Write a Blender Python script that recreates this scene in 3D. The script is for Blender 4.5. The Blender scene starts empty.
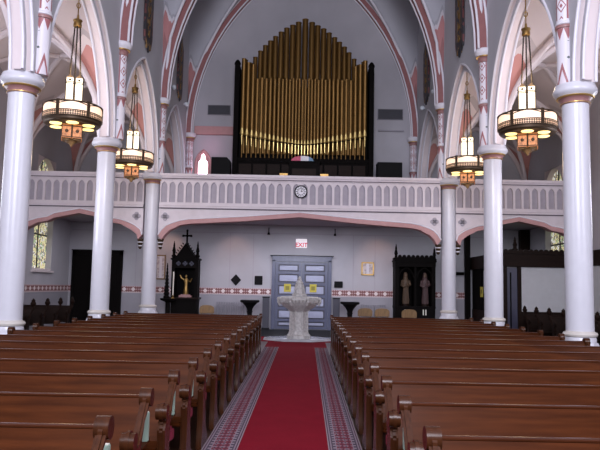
import bpy, bmesh, math, random
from mathutils import Vector, Matrix
random.seed(7)
PI = math.pi
S = bpy.context.scene
COL = S.collection
sin, cos, sqrt = math.sin, math.cos, math.sqrt

# ------------------------------------------------------------------ materials
class NT:
    """small helper around a material's node tree"""
    def __init__(s, m):
        s.t = m.node_tree; s.n = s.t.nodes; s.l = s.t.links
    def add(s, typ, **kw):
        n = s.n.new(typ)
        for k, v in kw.items(): setattr(n, k, v)
        return n
    def put(s, sock, v):
        if hasattr(v, 'is_output') or isinstance(v, bpy.types.NodeSocket): s.l.new(v, sock)
        else: sock.default_value = v
    def m(s, op, a, b=0.0, c=0.0):
        n = s.add('ShaderNodeMath', operation=op)
        s.put(n.inputs[0], a); s.put(n.inputs[1], b); s.put(n.inputs[2], c)
        return n.outputs[0]
    def mix(s, f, a, b):
        n = s.add('ShaderNodeMix', data_type='RGBA')
        s.put(n.inputs[0], f)
        s.put(n.inputs[6], a if not isinstance(a, tuple) else (*a[:3], 1))
        s.put(n.inputs[7], b if not isinstance(b, tuple) else (*b[:3], 1))
        return n.outputs[2]
    def obj(s):
        c = s.add('ShaderNodeTexCoord'); x = s.add('ShaderNodeSeparateXYZ')
        s.l.new(c.outputs['Object'], x.inputs[0])
        return c.outputs['Object'], x.outputs[0], x.outputs[1], x.outputs[2]
    def uv(s):
        c = s.add('ShaderNodeTexCoord'); x = s.add('ShaderNodeSeparateXYZ')
        s.l.new(c.outputs['UV'], x.inputs[0])
        return c.outputs['UV'], x.outputs[0], x.outputs[1]
    def noise(s, vec, scale, detail=3.0, sc=(1, 1, 1)):
        mp = s.add('ShaderNodeMapping'); s.l.new(vec, mp.inputs[0]); mp.inputs['Scale'].default_value = sc
        n = s.add('ShaderNodeTexNoise'); s.l.new(mp.outputs[0], n.inputs['Vector'])
        n.inputs['Scale'].default_value = scale; n.inputs['Detail'].default_value = detail
        return n.outputs['Fac']
    def ramp(s, f, a, b):
        n = s.add('ShaderNodeMapRange'); s.put(n.inputs[0], f); n.inputs[1].default_value = a; n.inputs[2].default_value = b
        return n.outputs[0]
    def band(s, v, a, b):
        return s.m('MULTIPLY', s.m('GREATER_THAN', v, a), s.m('LESS_THAN', v, b))
    def tri(s, v, period):                       # 0..1..0 triangle wave
        f = s.m('FRACT', s.m('DIVIDE', v, period))
        return s.m('SUBTRACT', 1.0, s.m('MULTIPLY', s.m('ABSOLUTE', s.m('SUBTRACT', f, 0.5)), 2.0))

def mat(name, col, rough=.6, metal=0., coat=0., var=.06, scale=6., sc=(1, 1, 1), bump=0., emit=None, es=0., spec=.5):
    m = bpy.data.materials.new(name); m.use_nodes = True
    t = NT(m); b = t.n['Principled BSDF']
    vec, x, y, z = t.obj()
    f = t.noise(vec, scale, 4.0, sc)
    lo = tuple(c*(1-var) for c in col); hi = tuple(min(1, c*(1+var)) for c in col)
    t.l.new(t.mix(t.ramp(f, .3, .7), lo, hi), b.inputs['Base Color'])
    b.inputs['Roughness'].default_value = rough; b.inputs['Metallic'].default_value = metal
    b.inputs['Coat Weight'].default_value = coat; b.inputs['Coat Roughness'].default_value = .15
    b.inputs['Specular IOR Level'].default_value = spec
    if bump:
        bp = t.add('ShaderNodeBump'); bp.inputs['Strength'].default_value = bump; bp.inputs['Distance'].default_value = .01
        t.l.new(f, bp.inputs['Height']); t.l.new(bp.outputs[0], b.inputs['Normal'])
    if emit:
        b.inputs['Emission Color'].default_value = (*emit, 1); b.inputs['Emission Strength'].default_value = es
    return m

def custom(name, rough=.6, **kw):
    m = mat(name, (.5, .5, .5), rough, **kw); t = NT(m); return m, t, t.n['Principled BSDF']

WHITE = (.70, .68, .74)
PINK = (.46, .25, .25)
PALE = (.62, .56, .60)
M = {}
M['column'] = mat('column_white_paint', (.60, .595, .655), .28, var=.02)
M['white'] = mat('white_trim_paint', WHITE, .5, var=.03)
M['wall'] = mat('lavender_grey_plaster', (.42, .41, .45), .8, var=.05, scale=1.2, bump=.03)
M['wall_low'] = mat('grey_wainscot', (.30, .29, .33), .6, var=.05, scale=2)
M['nave_wall'] = mat('nave_plaster', (.47, .47, .51), .8, var=.04, scale=1.2)
M['cream'] = mat('cream_reveal_plaster', (.64, .56, .57), .75, var=.04, scale=1.5)
M['pink'] = mat('pink_moulding_paint_and_glow', PINK, .6, var=.05)
M['pale'] = mat('pale_balustrade_paint', PALE, .6, var=.04)
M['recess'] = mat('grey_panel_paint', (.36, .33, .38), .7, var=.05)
M['line'] = mat('dark_line_and_shade', (.07, .05, .07), .6)  # wall arch lines, and shade painted along the balustrade
M['rib_red'] = mat('dull_red_rib_paint', (.27, .105, .105), .6)
M['gold'] = mat('gilding', (.55, .36, .12), .35, metal=.8, var=.12)
M['oxblood'] = mat('oxblood_paint', (.30, .15, .145), .4)
M['brass'] = mat('aged_brass', (.32, .20, .07), .4, metal=.9, var=.2)
M['bronze'] = mat('dark_bronze', (.06, .035, .018), .5, metal=.5, var=.2)
M['dark'] = mat('ebonised_wood', (.004, .003, .0028), .65, spec=.06, var=.2, scale=10, sc=(4, 4, .6))
M['darkwood'] = mat('dark_stained_and_shaded_wood', (.013, .006, .004), .55, spec=.12, var=.25, scale=8, sc=(.6, 4, 4))  # dark woodwork; on the side-aisle pews it stands for shade
M['black'] = mat('matt_black', (.005, .005, .006), .6, spec=.12)
M['organpipe'] = mat('old_gold_pipe_metal', (.19, .105, .030), .42, metal=.75, var=.1, scale=3, sc=(3, 3, .4))
M['pipelip'] = mat('bright_gold_leaf', (.70, .53, .20), .3, metal=.7)
M['iron'] = mat('chain_iron', (.05, .04, .03), .5, metal=.7)
M['stone'] = mat('pale_carved_marble', (.43, .415, .415), .55, var=.22, scale=16, bump=.5)
M['slab'] = mat('grey_polished_marble', (.42, .43, .48), .12, var=.15, scale=3)
M['doorpaint'] = mat('blue_grey_door_paint', (.10, .11, .175), .2, var=.08, scale=3, sc=(3, 3, .5))
M['doorpanel'] = mat('pale_door_panel_paint', (.36, .38, .51), .16, var=.1, scale=3)
M['seam'] = mat('dark_door_seam', (.035, .035, .055), .5)
M['yellow'] = mat('yellow_card', (.50, .42, .05), .6)
M['yellow_ink'] = mat('olive_ink', (.22, .19, .03), .6)
M['tan'] = mat('honey_bentwood', (.19, .105, .035), .4, var=.2, scale=6, sc=(4, 1, 1))
M['book'] = mat('pale_green_cover', (.36, .50, .42), .6)
M['page'] = mat('paper', (.7, .68, .6), .8)
M['maroon'] = mat('maroon_vinyl', (.22, .02, .05), .45)
M['grille'] = mat('dark_grey_grille', (.045, .045, .055), .6)
M['radiator'] = mat('radiator_paint', (.24, .23, .27), .5)
M['statue_robe'] = mat('painted_robe', (.085, .05, .028), .6, var=.25, scale=14)
M['statue_rose'] = mat('painted_rose_robe', (.075, .04, .04), .6, var=.25, scale=14)
M['skin'] = mat('painted_flesh', (.14, .09, .06), .6)
M['signwhite'] = mat('sign_white', (.85, .82, .85), .5, emit=(1, .9, .95), es=.35)
M['signred'] = mat('sign_red', (.55, .02, .06), .5, emit=(.6, .02, .06), es=.25)
M['glow'] = mat('lit_cream_glass', (.85, .75, .55), .4, emit=(1.0, .80, .55), es=1.7)
M['panelglow'] = mat('lit_alabaster_panel', (.85, .70, .55), .4, var=.15, emit=(1.0, .66, .44), es=.8)
M['bulb'] = mat('lit_downlight', (.9, .8, .5), .4, emit=(1.0, .70, .25), es=1.6)
M['amber'] = mat('amber_mica', (.42, .16, .05), .5, var=.7, scale=22, emit=(.9, .30, .08), es=.28)
M['candle'] = mat('wax', (.75, .7, .6), .5)
M['flagred'] = mat('rose_cloth', (.55, .10, .18), .7)
M['flagwhite'] = mat('white_cloth', (.7, .7, .75), .7)
M['flagblue'] = mat('blue_cloth', (.16, .28, .42), .7)
M['enclosure'] = mat('white_board', (.52, .53, .56), .7, var=.03)
M['violet'] = mat('violet_door_reflection', (.05, .05, .09), .4)
M['globe'] = mat('white_globe', (.6, .65, .7), .4)
M['daylight'] = mat('daylit_glass', (.8, .7, .8), .4, emit=(1.0, .78, .95), es=7.)
M['floor'] = None

# pew wood: grain runs along X
m, t, b = custom('pew_wood', .42, coat=.02, spec=.05)
vec, x, y, z = t.obj()
g = t.noise(vec, 3.0, 6.0, (.8, 9, 9)); g2 = t.noise(vec, .7, 2.0, (1, 2, 2))
c = t.mix(t.ramp(g, .3, .72), (.034, .0085, .002), (.076, .020, .005))
t.l.new(t.mix(t.m('MULTIPLY', t.ramp(g2, .35, .75), .4), c, (.052, .0135, .006)), b.inputs['Base Color'])
M['pew'] = m
M['pew_end'] = mat('polished_pew_end_wood', (.046, .0145, .005), .27, coat=.10, var=.25, scale=6, sc=(6, 6, .8), spec=.25)
M['rail'] = mat('polished_top_rail', (.050, .014, .005), .16, spec=.4, var=.2, scale=5, sc=(.6, 8, 8))

# floor boards
m, t, b = custom('dark_floor_boards', .35)
vec, x, y, z = t.obj()
ln = t.m('LESS_THAN', t.tri(x, .14), .06)
g = t.noise(vec, 4, 4, (6, .5, 1))
t.l.new(t.mix(ln, t.mix(g, (.030, .014, .010), (.06, .03, .018)), (.01, .006, .005)), b.inputs['Base Color'])
M['floor'] = m

# red carpet
m, t, b = custom('red_carpet_pile', .95, spec=.1)
vec, x, y, z = t.obj()
f = t.noise(vec, 90, 2); f2 = t.noise(vec, 3, 3)
t.l.new(t.mix(t.m('ADD', t.m('MULTIPLY', f, .6), t.m('MULTIPLY', f2, .5)), (.12, .003, .009), (.235, .008, .021)), b.inputs['Base Color'])
M['carpet'] = m

# patterned border runner: u across 0..1, v metres along
m, t, b = custom('patterned_runner_pile', .95, spec=.1)
uvv, u, v = t.uv()
a = t.m('ABSOLUTE', t.m('SUBTRACT', u, .5))                       # 0 centre .. .5 edge
nv = t.add('ShaderNodeTexNoise'); t.l.new(uvv, nv.inputs['Vector']); nv.inputs['Scale'].default_value = 26
nw = t.m('MULTIPLY', t.m('SUBTRACT', nv.outputs['Fac'], .5), 1.5)
fl = t.m('ADD', t.m('ADD', t.m('MULTIPLY', t.tri(u, .22), .9), t.tri(v, .13)), nw)
fl2 = t.m('ADD', t.tri(u, .11), t.tri(v, .075))
red, grey, blk = (.17, .025, .04), (.24, .17, .20), (.04, .025, .04)
c = t.mix(t.m('GREATER_THAN', fl, 1.05), red, grey)
c = t.mix(t.m('LESS_THAN', fl2, .62), c, blk)
c = t.mix(t.band(a, .24, .27), c, (.28, .22, .26))
c = t.mix(t.band(a, .27, .35), c, t.mix(t.m('GREATER_THAN', t.tri(v, .11), .5), (.05, .045, .07), (.28, .23, .26)))
c = t.mix(t.band(a, .35, .39), c, (.07, .06, .08))
c = t.mix(t.band(a, .39, .43), c, (.28, .22, .26))
c = t.mix(t.band(a, .43, .47), c, (.08, .05, .07))
c = t.mix(t.m('GREATER_THAN', a, .47), c, (.33, .27, .30))
nz = t.add('ShaderNodeTexNoise'); t.l.new(uvv, nz.inputs['Vector']); nz.inputs['Scale'].default_value = 60
t.l.new(t.mix(t.m('MULTIPLY', nz.outputs['Fac'], .35), c, (.12, .05, .07)), b.inputs['Base Color'])
M['runner'] = m

# stencilled dado border along a wall; horizontal coordinate = x + y
m, t, b = custom('stencilled_border', .7)
vec, x, y, z = t.obj()
h = t.m('ADD', x, y)
dm = t.m('ADD', t.m('ABSOLUTE', t.m('SUBTRACT', t.tri(h, .34), 1.0)), t.m('MULTIPLY', t.m('ABSOLUTE', t.m('SUBTRACT', z, .128)), 6.0))
lf = t.m('ADD', t.tri(h, .085), t.tri(t.m('ADD', z, .02), .10))
c = t.mix(t.m('GREATER_THAN', lf, 1.22), (.20, .075, .075), (.48, .34, .35))
c = t.mix(t.m('LESS_THAN', dm, .52), c, (.75, .66, .66))
c = t.mix(t.m('LESS_THAN', z, .022), c, (.66, .56, .58))
c = t.mix(t.m('GREATER_THAN', z, .235), c, (.50, .40, .42))
t.l.new(c, b.inputs['Base Color'])
M['border'] = m

# painted wall shaft, origin at its foot
m, t, b = custom('stencilled_shaft_paint', .45)
vec, x, y, z = t.obj()
th = t.m('ARCTAN2', y, x)
zz = t.m('MULTIPLY', t.tri(th, PI/2), 1.1)
red = (.33, .12, .13)
c = (.70, .67, .73)
c = t.mix(t.m('LESS_THAN', z, t.m('MULTIPLY', zz, .34)), c, red)
c = t.mix(t.m('LESS_THAN', z, t.m('SUBTRACT', t.m('MULTIPLY', zz, .34), .13)), c, (.66, .60, .66))
tt = t.m('MULTIPLY', t.m('GREATER_THAN', z, t.m('SUBTRACT', .96, t.m('MULTIPLY', t.tri(th, PI/3), .2))), t.m('LESS_THAN', z, .96))
c = t.mix(tt, c, red)
# lattice of diamonds on the upper part
d1 = t.m('ADD', t.m('ABSOLUTE', t.m('SUBTRACT', t.tri(z, .30), 1.0)), t.m('ABSOLUTE', t.m('SUBTRACT', t.tri(th, PI/2), 1.0)))
dia = t.m('ADD', t.band(d1, .62, .82), t.m('LESS_THAN', d1, .28))
bars = t.m('LESS_THAN', t.tri(th, PI/2), .16)
up = t.m('MULTIPLY', t.m('GREATER_THAN', z, 1.12), t.m('LESS_THAN', z, 2.06))
c = t.mix(t.m('MULTIPLY', up, t.m('MINIMUM', t.m('ADD', dia, bars), 1.0)), c, red)
mid = t.m('MULTIPLY', t.band(z, .42, .74), t.m('LESS_THAN', t.m('ADD', t.m('ABSOLUTE', t.m('SUBTRACT', t.tri(z, .30), 1.0)), t.m('ABSOLUTE', t.m('SUBTRACT', t.tri(th, PI), 1.0))), .16))
c = t.mix(mid, c, (.10, .12, .12))
t.l.new(c, b.inputs['Base Color'])
M['shaft'] = m

# vault web: painted pink springing cells with a pale outline; 'motif' is the painted pattern's height field
def web(name, base, pinkc, pale):
    m, t, b = custom(name, .8)
    at = t.add('ShaderNodeAttribute', attribute_name='motif')
    f = at.outputs['Fac']
    vec, x, y, z = t.obj()
    nz = t.noise(vec, 1.0, 3)
    bs = t.mix(nz, tuple(k*.95 for k in base), tuple(k*1.05 for k in base))
    c = t.mix(t.m('LESS_THAN', f, .30), bs, tuple(k*.8 for k in base))
    c = t.mix(t.m('LESS_THAN', f, .16), c, pale)
    c = t.mix(t.m('LESS_THAN', f, 0.0), c, pinkc)
    c = t.mix(t.m('LESS_THAN', f, -.75), c, tuple(k*.72 for k in pinkc))
    t.l.new(c, b.inputs['Base Color'])
    return m
M['web'] = web('nave_vault_plaster', (.43, .43, .48), (.44, .20, .20), (.58, .55, .59))
M['aisleweb'] = web('aisle_vault_plaster', (.56, .47, .46), (.52, .24, .21), (.66, .56, .54))

# stained glass, lit by the day outside
m, t, b = custom('stained_glass', .3)
vec, x, y, z = t.obj()
vo = t.add('ShaderNodeTexVoronoi'); t.l.new(vec, vo.inputs['Vector']); vo.inputs['Scale'].default_value = 12
hs = t.add('ShaderNodeSeparateColor'); t.l.new(vo.outputs['Color'], hs.inputs[0])
r = hs.outputs[0]
c = t.mix(t.m('GREATER_THAN', r, .4), (.85, .75, .42), (.42, .55, .30))
c = t.mix(t.m('GREATER_THAN', r, .55), c, (.95, .93, .85))
c = t.mix(t.m('GREATER_THAN', r, .8), c, (.25, .22, .20))
c = t.mix(t.m('LESS_THAN', vo.outputs['Distance'], .0), c, (.02, .02, .02))
edge = t.add('ShaderNodeTexVoronoi', feature='DISTANCE_TO_EDGE'); t.l.new(vec, edge.inputs['Vector']); edge.inputs['Scale'].default_value = 12
c = t.mix(t.m('LESS_THAN', edge.outputs['Distance'], .05), c, (.02, .02, .02))
t.l.new(c, b.inputs['Base Color']); t.l.new(c, b.inputs['Emission Color']); b.inputs['Emission Strength'].default_value = .55
M['glass'] = m

# open-work brass band of the chandeliers
m, t, b = custom('openwork_band', .5, emit=(1, .6, .3), es=.0)
vec, x, y, z = t.obj()
th = t.m('ARCTAN2', y, x)
lf = t.m('ADD', t.tri(th, PI/40), t.tri(z, .045))
f = t.m('GREATER_THAN', lf, 1.1)
c = t.mix(f, (.10, .055, .025), (.85, .55, .35))
t.l.new(c, b.inputs['Base Color']); b.inputs['Emission Color'].default_value = (1, .58, .32, 1)
t.l.new(t.m('MULTIPLY', f, .3), b.inputs['Emission Strength'])
M['filigree'] = m

# painted wall-hanging: dark board, gold ornament
m, t, b = custom('painted_board', .5)
vec, x, y, z = t.obj()
nz = t.noise(vec, 4.5, 4); a = t.m('ABSOLUTE', y)
f = t.m('MULTIPLY', t.m('GREATER_THAN', nz, .53), t.m('LESS_THAN', a, .26))
c = t.mix(f, (.014, .014, .020), (.22, .13, .05))
c = t.mix(t.m('MULTIPLY', t.m('GREATER_THAN', a, .34), t.m('GREATER_THAN', nz, .5)), c, (.16, .05, .05))
t.l.new(c, b.inputs['Base Color'])
M['board'] = m

m, t, b = custom('framed_print', .5)
vec, x, y, z = t.obj()
nz = t.noise(vec, 9, 3)
c = t.mix(t.m('GREATER_THAN', nz, .52), (.55, .50, .50), (.38, .33, .36))
t.l.new(t.mix(t.band(x, -.05, .05), c, (.62, .60, .66)), b.inputs['Base Color'])
M['print'] = m

# ------------------------------------------------------------------ mesh builder
class MB:
    def __init__(s): s.bm = bmesh.new(); s.mi = 0
    def face(s, vs):
        try:
            f = s.bm.faces.new(vs); f.material_index = s.mi; return f
        except ValueError: return None
    def box(s, x0, x1, y0, y1, z0, z1):
        v = [s.bm.verts.new(p) for p in ((x0,y0,z0),(x1,y0,z0),(x1,y1,z0),(x0,y1,z0),(x0,y0,z1),(x1,y0,z1),(x1,y1,z1),(x0,y1,z1))]
        for q in ((3,2,1,0),(4,5,6,7),(0,1,5,4),(1,2,6,5),(2,3,7,6),(3,0,4,7)): s.face([v[i] for i in q])
        return s
    def prism(s, pts, ax, a, b, soff=None):
        """polygon of 2-D points, extruded along axis ax from a to b. x:(y,z) y:(x,z) z:(x,y)"""
        def P(p, k): return {'x': (k, p[0], p[1]), 'y': (p[0], k, p[1]), 'z': (p[0], p[1], k)}[ax]
        A = [s.bm.verts.new(P(p, a)) for p in pts]; B = [s.bm.verts.new(P(p, b)) for p in pts]
        s.face(A); s.face(B[::-1]); n = len(pts)
        for i in range(n):
            k = s.mi
            if soff and soff[0] <= i < soff[1]: s.mi = 1
            s.face([A[i], B[i], B[(i+1) % n], A[(i+1) % n]]); s.mi = k
        return s
    def lathe(s, prof, c=(0, 0, 0), n=24, ph=0., sq=(1, 1)):
        rings = []
        for r, z in prof:
            if r < 1e-4: rings.append([s.bm.verts.new((c[0], c[1], c[2]+z))])
            else: rings.append([s.bm.verts.new((c[0]+r*sq[0]*cos(2*PI*i/n+ph), c[1]+r*sq[1]*sin(2*PI*i/n+ph), c[2]+z)) for i in range(n)])
        for A, B in zip(rings, rings[1:]):
            for i in range(n):
                j = (i+1) % n
                if len(A) == 1 and len(B) == 1: continue
                if len(A) == 1: s.face([A[0], B[j], B[i]])
                elif len(B) == 1: s.face([A[i], A[j], B[0]])
                else: s.face([A[i], A[j], B[j], B[i]])
        if len(rings[0]) > 1: s.face(rings[0][::-1])
        if len(rings[-1]) > 1: s.face(rings[-1])
        return s
    def cyl(s, c, r, z0, z1, n=16): return s.lathe([(r, z0), (r, z1)], c, n)
    def ball(s, c, r, n=14, k=(1, 1, 1)):
        return s.lathe([(r*sin(PI*i/8) if 0 < i < 8 else 0, -r*k[2]*cos(PI*i/8)) for i in range(9)], c, n, 0, (k[0], k[1]))
    def tube(s, pts, r, n=8, closed=False):
        pts = [Vector(p) for p in pts]; N = len(pts); rings = []
        up = Vector((0, 0, 1)); prev = None
        rr = r if isinstance(r, (list, tuple)) else [r]*N
        for i, p in enumerate(pts):
            a = pts[(i-1) % N] if (closed or i) else p; b = pts[(i+1) % N] if (closed or i < N-1) else p
            d = (b-a).normalized()
            if prev is None:
                k = up if abs(d.z) < .9 else Vector((1, 0, 0)); e = (k - d*k.dot(d)).normalized()
            else: e = (prev - d*prev.dot(d)).normalized()
            prev = e; f = d.cross(e)
            rings.append([s.bm.verts.new(p + e*rr[i]*cos(2*PI*j/n) + f*rr[i]*sin(2*PI*j/n)) for j in range(n)])
        for i in range(N if closed else N-1):
            A, B = rings[i], rings[(i+1) % N]
            for j in range(n): s.face([A[j], A[(j+1) % n], B[(j+1) % n], B[j]])
        if not closed: s.face(rings[0][::-1]); s.face(rings[-1])
        return s
    def sweep(s, pts, nrm, sec):
        """sweep a 2-D section (along normal, along axis) on a path; nrm and axis given per point"""
        rings = [[s.bm.verts.new(Vector(p) + Vector(nn)*a + Vector(ax)*b) for a, b in sec] for p, (nn, ax) in zip(pts, nrm)]
        n = len(sec)
        for A, B in zip(rings, rings[1:]):
            for j in range(n): s.face([A[j], A[(j+1) % n], B[(j+1) % n], B[j]])
        s.face(rings[0][::-1]); s.face(rings[-1])
        return s
    def build(s, name, mats, parent=None, loc=(0, 0, 0), rot=0, smooth=35, bevel=0):
        bm = s.bm
        bmesh.ops.recalc_face_normals(bm, faces=bm.faces)
        if bevel:
            es = [e for e in bm.edges if len(e.link_faces) == 2 and e.calc_face_angle(0) > .6]
            bmesh.ops.bevel(bm, geom=es, offset=bevel, segments=2, affect='EDGES', clamp_overlap=True)
        me = bpy.data.meshes.new(name)
        if smooth:
            for f in bm.faces: f.smooth = True
            for e in bm.edges:
                if len(e.link_faces) != 2 or e.calc_face_angle(0) > math.radians(smooth): e.smooth = False
        bm.to_mesh(me); bm.free()
        for k in (mats if isinstance(mats, (list, tuple)) else [mats]): me.materials.append(k)
        o = bpy.data.objects.new(name, me); COL.objects.link(o)
        o.location = loc; o.rotation_euler[2] = rot
        if parent: o.parent = parent
        return o

def tag(o, label, cat, group=None):
    o['label'] = label; o['category'] = cat
    if group: o['group'] = group
    return o
def thing(name, label, cat, loc=(0, 0, 0), rot=0, group=None):
    o = bpy.data.objects.new(name, None); COL.objects.link(o)
    o.empty_display_size = .1; o.location = loc; o.rotation_euler[2] = rot
    return tag(o, label, cat, group)
def struct(o): o['kind'] = 'structure'; return o
def dup(root, loc, rot=None, label=None, group=None):
    r = root.copy(); COL.objects.link(r); r.location = loc
    if rot is not None: r.rotation_euler = (0, 0, rot)
    if label: r['label'] = label
    if group: r['group'] = group
    for ch in list(root.children):
        c = ch.copy(); COL.objects.link(c); c.parent = r
        for g in list(ch.children):
            d = g.copy(); COL.objects.link(d); d.parent = c
    return r

def arc_pts(a, rise, n=10):
    """pointed arch from (-a,0) over (0,rise) to (a,0), both ends included"""
    R = (a*a+rise*rise)/(2*a); c = R-a
    t1 = math.asin(rise/R)
    left = [(-(R*cos(t1*i/n)-c), R*sin(t1*i/n)) for i in range(n+1)]
    return left + [(-x, z) for x, z in left[-2::-1]]
def arch_panel(x0, x1, zb, zt, zs, m, rise, n=8):
    mid = (x0+x1)/2; a = (x1-x0)/2-m
    ar = [(mid+x, zs+z) for x, z in arc_pts(a, rise, n)]
    pts = [(x0, zb), (x0+m, zb)] + ([] if abs(zb-zs) < 1e-6 else [ar[0]]) + (ar[1:] if abs(zb-zs) < 1e-6 else ar[1:])
    k = len(pts)
    if abs(zb-zs) > 1e-6: pts.append((x1-m, zb))
    pts += [(x1, zb), (x1, zt), (x0, zt)]
    return pts, (1, k)

# ------------------------------------------------------------------ layout (metres; the camera stands at x = y = 0)
D = [-3.55, 1.17, 5.88, 10.59, 15.31, 20.02, 24.74]      # bay lines, the last is the back wall
XL, XR = -8.75, 8.70                                     # outer aisle walls
WI = 4.42                                                # nave wall face
ZS = 7.4                                                 # nave vault springing

# ------------------------------------------------------------------ floor and walls
struct(MB().box(XL-.3, XR+.3, -4, D[6]+.3, -.2, 0).build('floor', M['floor']))
bk = MB().box(XL-.3, -1.03, D[6], D[6]+.3, 0, 16.5).box(1.23, XR+.3, D[6], D[6]+.3, 0, 16.5).box(-1.03, 1.23, D[6], D[6]+.3, 2.72, 16.5)
struct(bk.build('wall_back', M['wall']))
struct(MB().box(XL-.3, XL, -4, 21.35, 0, 9.5).box(XL-.3, XL, 22.95, D[6], 0, 9.5).box(XL-.3, XL, 21.35, 22.95, 0, 2.0).box(XL-.3, XL, 21.35, 22.95, 5.85, 9.5).build('wall_left', M['wall']))
struct(MB().box(XR, XR+.3, -4, 21.35, 0, 9.5).box(XR, XR+.3, 22.95, D[6], 0, 9.5).box(XR, XR+.3, 21.35, 22.95, 0, 2.0).box(XR, XR+.3, 21.35, 22.95, 5.85, 9.5).build('wall_right', M['wall']))
struct(MB().box(XL-.3, XR+.3, -4.3, -4, -.2, 16.5).build('wall_front', M['wall']))
# grey wainscot, stencilled border
struct(MB().box(XL, XL+.02, -4, D[6], 0, 1.25).build('trim_1', M['wall_low']))
struct(MB().box(-6.70, -1.03, D[6]-.02, D[6], 0, 1.25).box(1.23, 6.5, D[6]-.02, D[6], 0, 1.25).build('trim_2', M['wall_low']))
struct(MB().box(-6.70, -1.05, -.03, 0, 0, .25).box(1.25, 6.5, -.03, 0, 0, .25).build('trim_3', M['border'], loc=(0, D[6], 1.27)))
struct(MB().box(0, .03, 12, D[6]-.05, 0, .25).build('trim_4', M['border'], loc=(XL, 0, 1.27)))
struct(MB().box(XL, -8.6, D[6]-.03, D[6], 0, .25).build('trim_5', M['border'], loc=(0, 0, 1.27)))
# thin joint lines on the back wall
ln = MB()
for xx in (-2.64, -1.75, 2.88, 2.05, -6.2, 5.4): ln.box(xx-.008, xx+.008, D[6]-.012, D[6], 1.5, 3.6)
ln.box(-8.7, 8.7, D[6]-.02, D[6], 3.60, 3.625)
struct(ln.build('trim_6', M['recess']))

# the nave vault and the aisle vaults are groin vaults: height fields over each bay
def Tn(x): return ZS + sqrt(max(0, 8.13**2-(abs(x)+3.7)**2))
def Ln(u, a=2.357):                       # wall profile of a bay, u from its middle
    d = a-abs(u)
    if d < .28: return ZS + d/.28*2.3
    A = a-.28; R = A*1.35
    return ZS+2.3+sqrt(max(0, R*R-(abs(u)+R-A)**2))*1.75
def groin(name, x0, x1, y0, y1, T, L, mt, pz, nx=56, ny=44, zs=ZS, slope=2.2):
    bm = bmesh.new(); lay = bm.verts.layers.float.new('motif')
    xm = (x0+x1)/2; ym = (y0+y1)/2; hx = (x1-x0)/2; hy = (y1-y0)/2
    def sp(i, n):                          # finer towards the springing
        k = -1+2*i/n; return math.copysign(1-(1-abs(k))**1.6, k)
    g = []
    for j in range(ny+1):
        row = []
        for i in range(nx+1):
            x = xm+hx*sp(i, nx); y = ym+hy*sp(j, ny)
            tz, lz = T(x-xm), L(y-ym); zz = max(tz, lz)
            v = bm.verts.new((x, y, zz))
            dx = hx-abs(x-xm); dy = hy-abs(y-ym)
            if lz >= tz: th = dx/(dx+dy+1e-4)     # side cell: 0 at the wall
            else: th = dy/(dx+dy+1e-4)
            v[lay] = (zz-zs) - pz + abs(th-.22)*slope
            row.append(v)
        g.append(row)
    for j in range(ny):
        for i in range(nx):
            f = bm.faces.new((g[j][i], g[j+1][i], g[j+1][i+1], g[j][i+1])); f.smooth = True
    me = bpy.data.meshes.new(name); bm.to_mesh(me); bm.free(); me.materials.append(mt)
    o = bpy.data.objects.new(name, me); COL.objects.link(o); return struct(o)
for k in range(6): groin('ceiling', -WI-.02, WI+.02, D[k], D[k+1], Tn, Ln, M['web'], 2.9)

def ptd(u, a, rise, z0):
    R = (a*a+rise*rise)/(2*a)
    return z0+sqrt(max(0, R*R-(abs(u)+R-a)**2))
AXL = (XL, -4.78); AXR = (4.78, XR); ZA = 5.15
for k in range(2, 6):
    for (a, b2) in (AXL, AXR):
        groin('ceiling_aisle', a, b2, D[k], D[k+1], lambda x, h=(b2-a)/2: ptd(x, h, 2.75, ZA), lambda y: ptd(y, 2.357, 2.8, ZA), M['aisleweb'], 1.95, 44, 44, ZA, 1.2)

# vault ribs
def rib(pts, axis, sec, mats, name='vault_rib'):
    pts = [Vector(p) for p in pts]; fr = []
    for i, p in enumerate(pts):
        d = (pts[min(i+1, len(pts)-1)]-pts[max(i-1, 0)]).normalized()
        ax = Vector(axis) if axis else Vector((d.y, -d.x, 0)).normalized() if (abs(d.x)+abs(d.y)) > 1e-3 else Vector((1, 0, 0))
        nn = ax.cross(d).normalized()
        if nn.z > 0: nn = -nn
        fr.append((nn, ax))
    return pts, fr
def xs(n, a=WI): return [a*(1-(1-i/n)**1.0) for i in range(n+1)]
R_SEC = 18
for k in range(2, 7):                      # transverse arches
    y = D[k]-(.21 if k == 6 else 0)
    for side in (-1, 1):
        pts = []
        for i in range(R_SEC+1):
            ang0 = math.acos(min(1, (WI-.06+3.7)/7.95)); ang1 = math.acos(3.7/7.95)
            an = ang0+(ang1-ang0)*i/R_SEC
            pts.append((side*(7.95*cos(an)-3.7), y, ZS+7.95*sin(an)))
        N = [((-side*cos(math.acos(min(1, (abs(p[0])+3.7)/7.95))), 0, -(p[2]-ZS)/7.95), (0, 1, 0)) for p in pts]
        struct(MB().sweep(pts, N, [(-.2, -.16), (.02, -.16), (.02, .16), (-.2, .16)]).build('vault_rib', M['rib_red']))
        mo = MB()
        for (na, ya, r) in ((.03, -.15, .03), (.03, .15, .03), (-.19, -.17, .03)):
            mo.tube([(p[0]+n[0][0]*na, p[1]+ya, p[2]+n[0][2]*na) for p, n in zip(pts, N)], r, 8)
        struct(mo.build('vault_rib', M['white']))
def Linv(z):
    lo, hi = 0., 2.357
    for _ in range(40):
        mid = (lo+hi)/2
        if Ln(mid) > z: lo = mid
        else: hi = mid
    return lo
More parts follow.
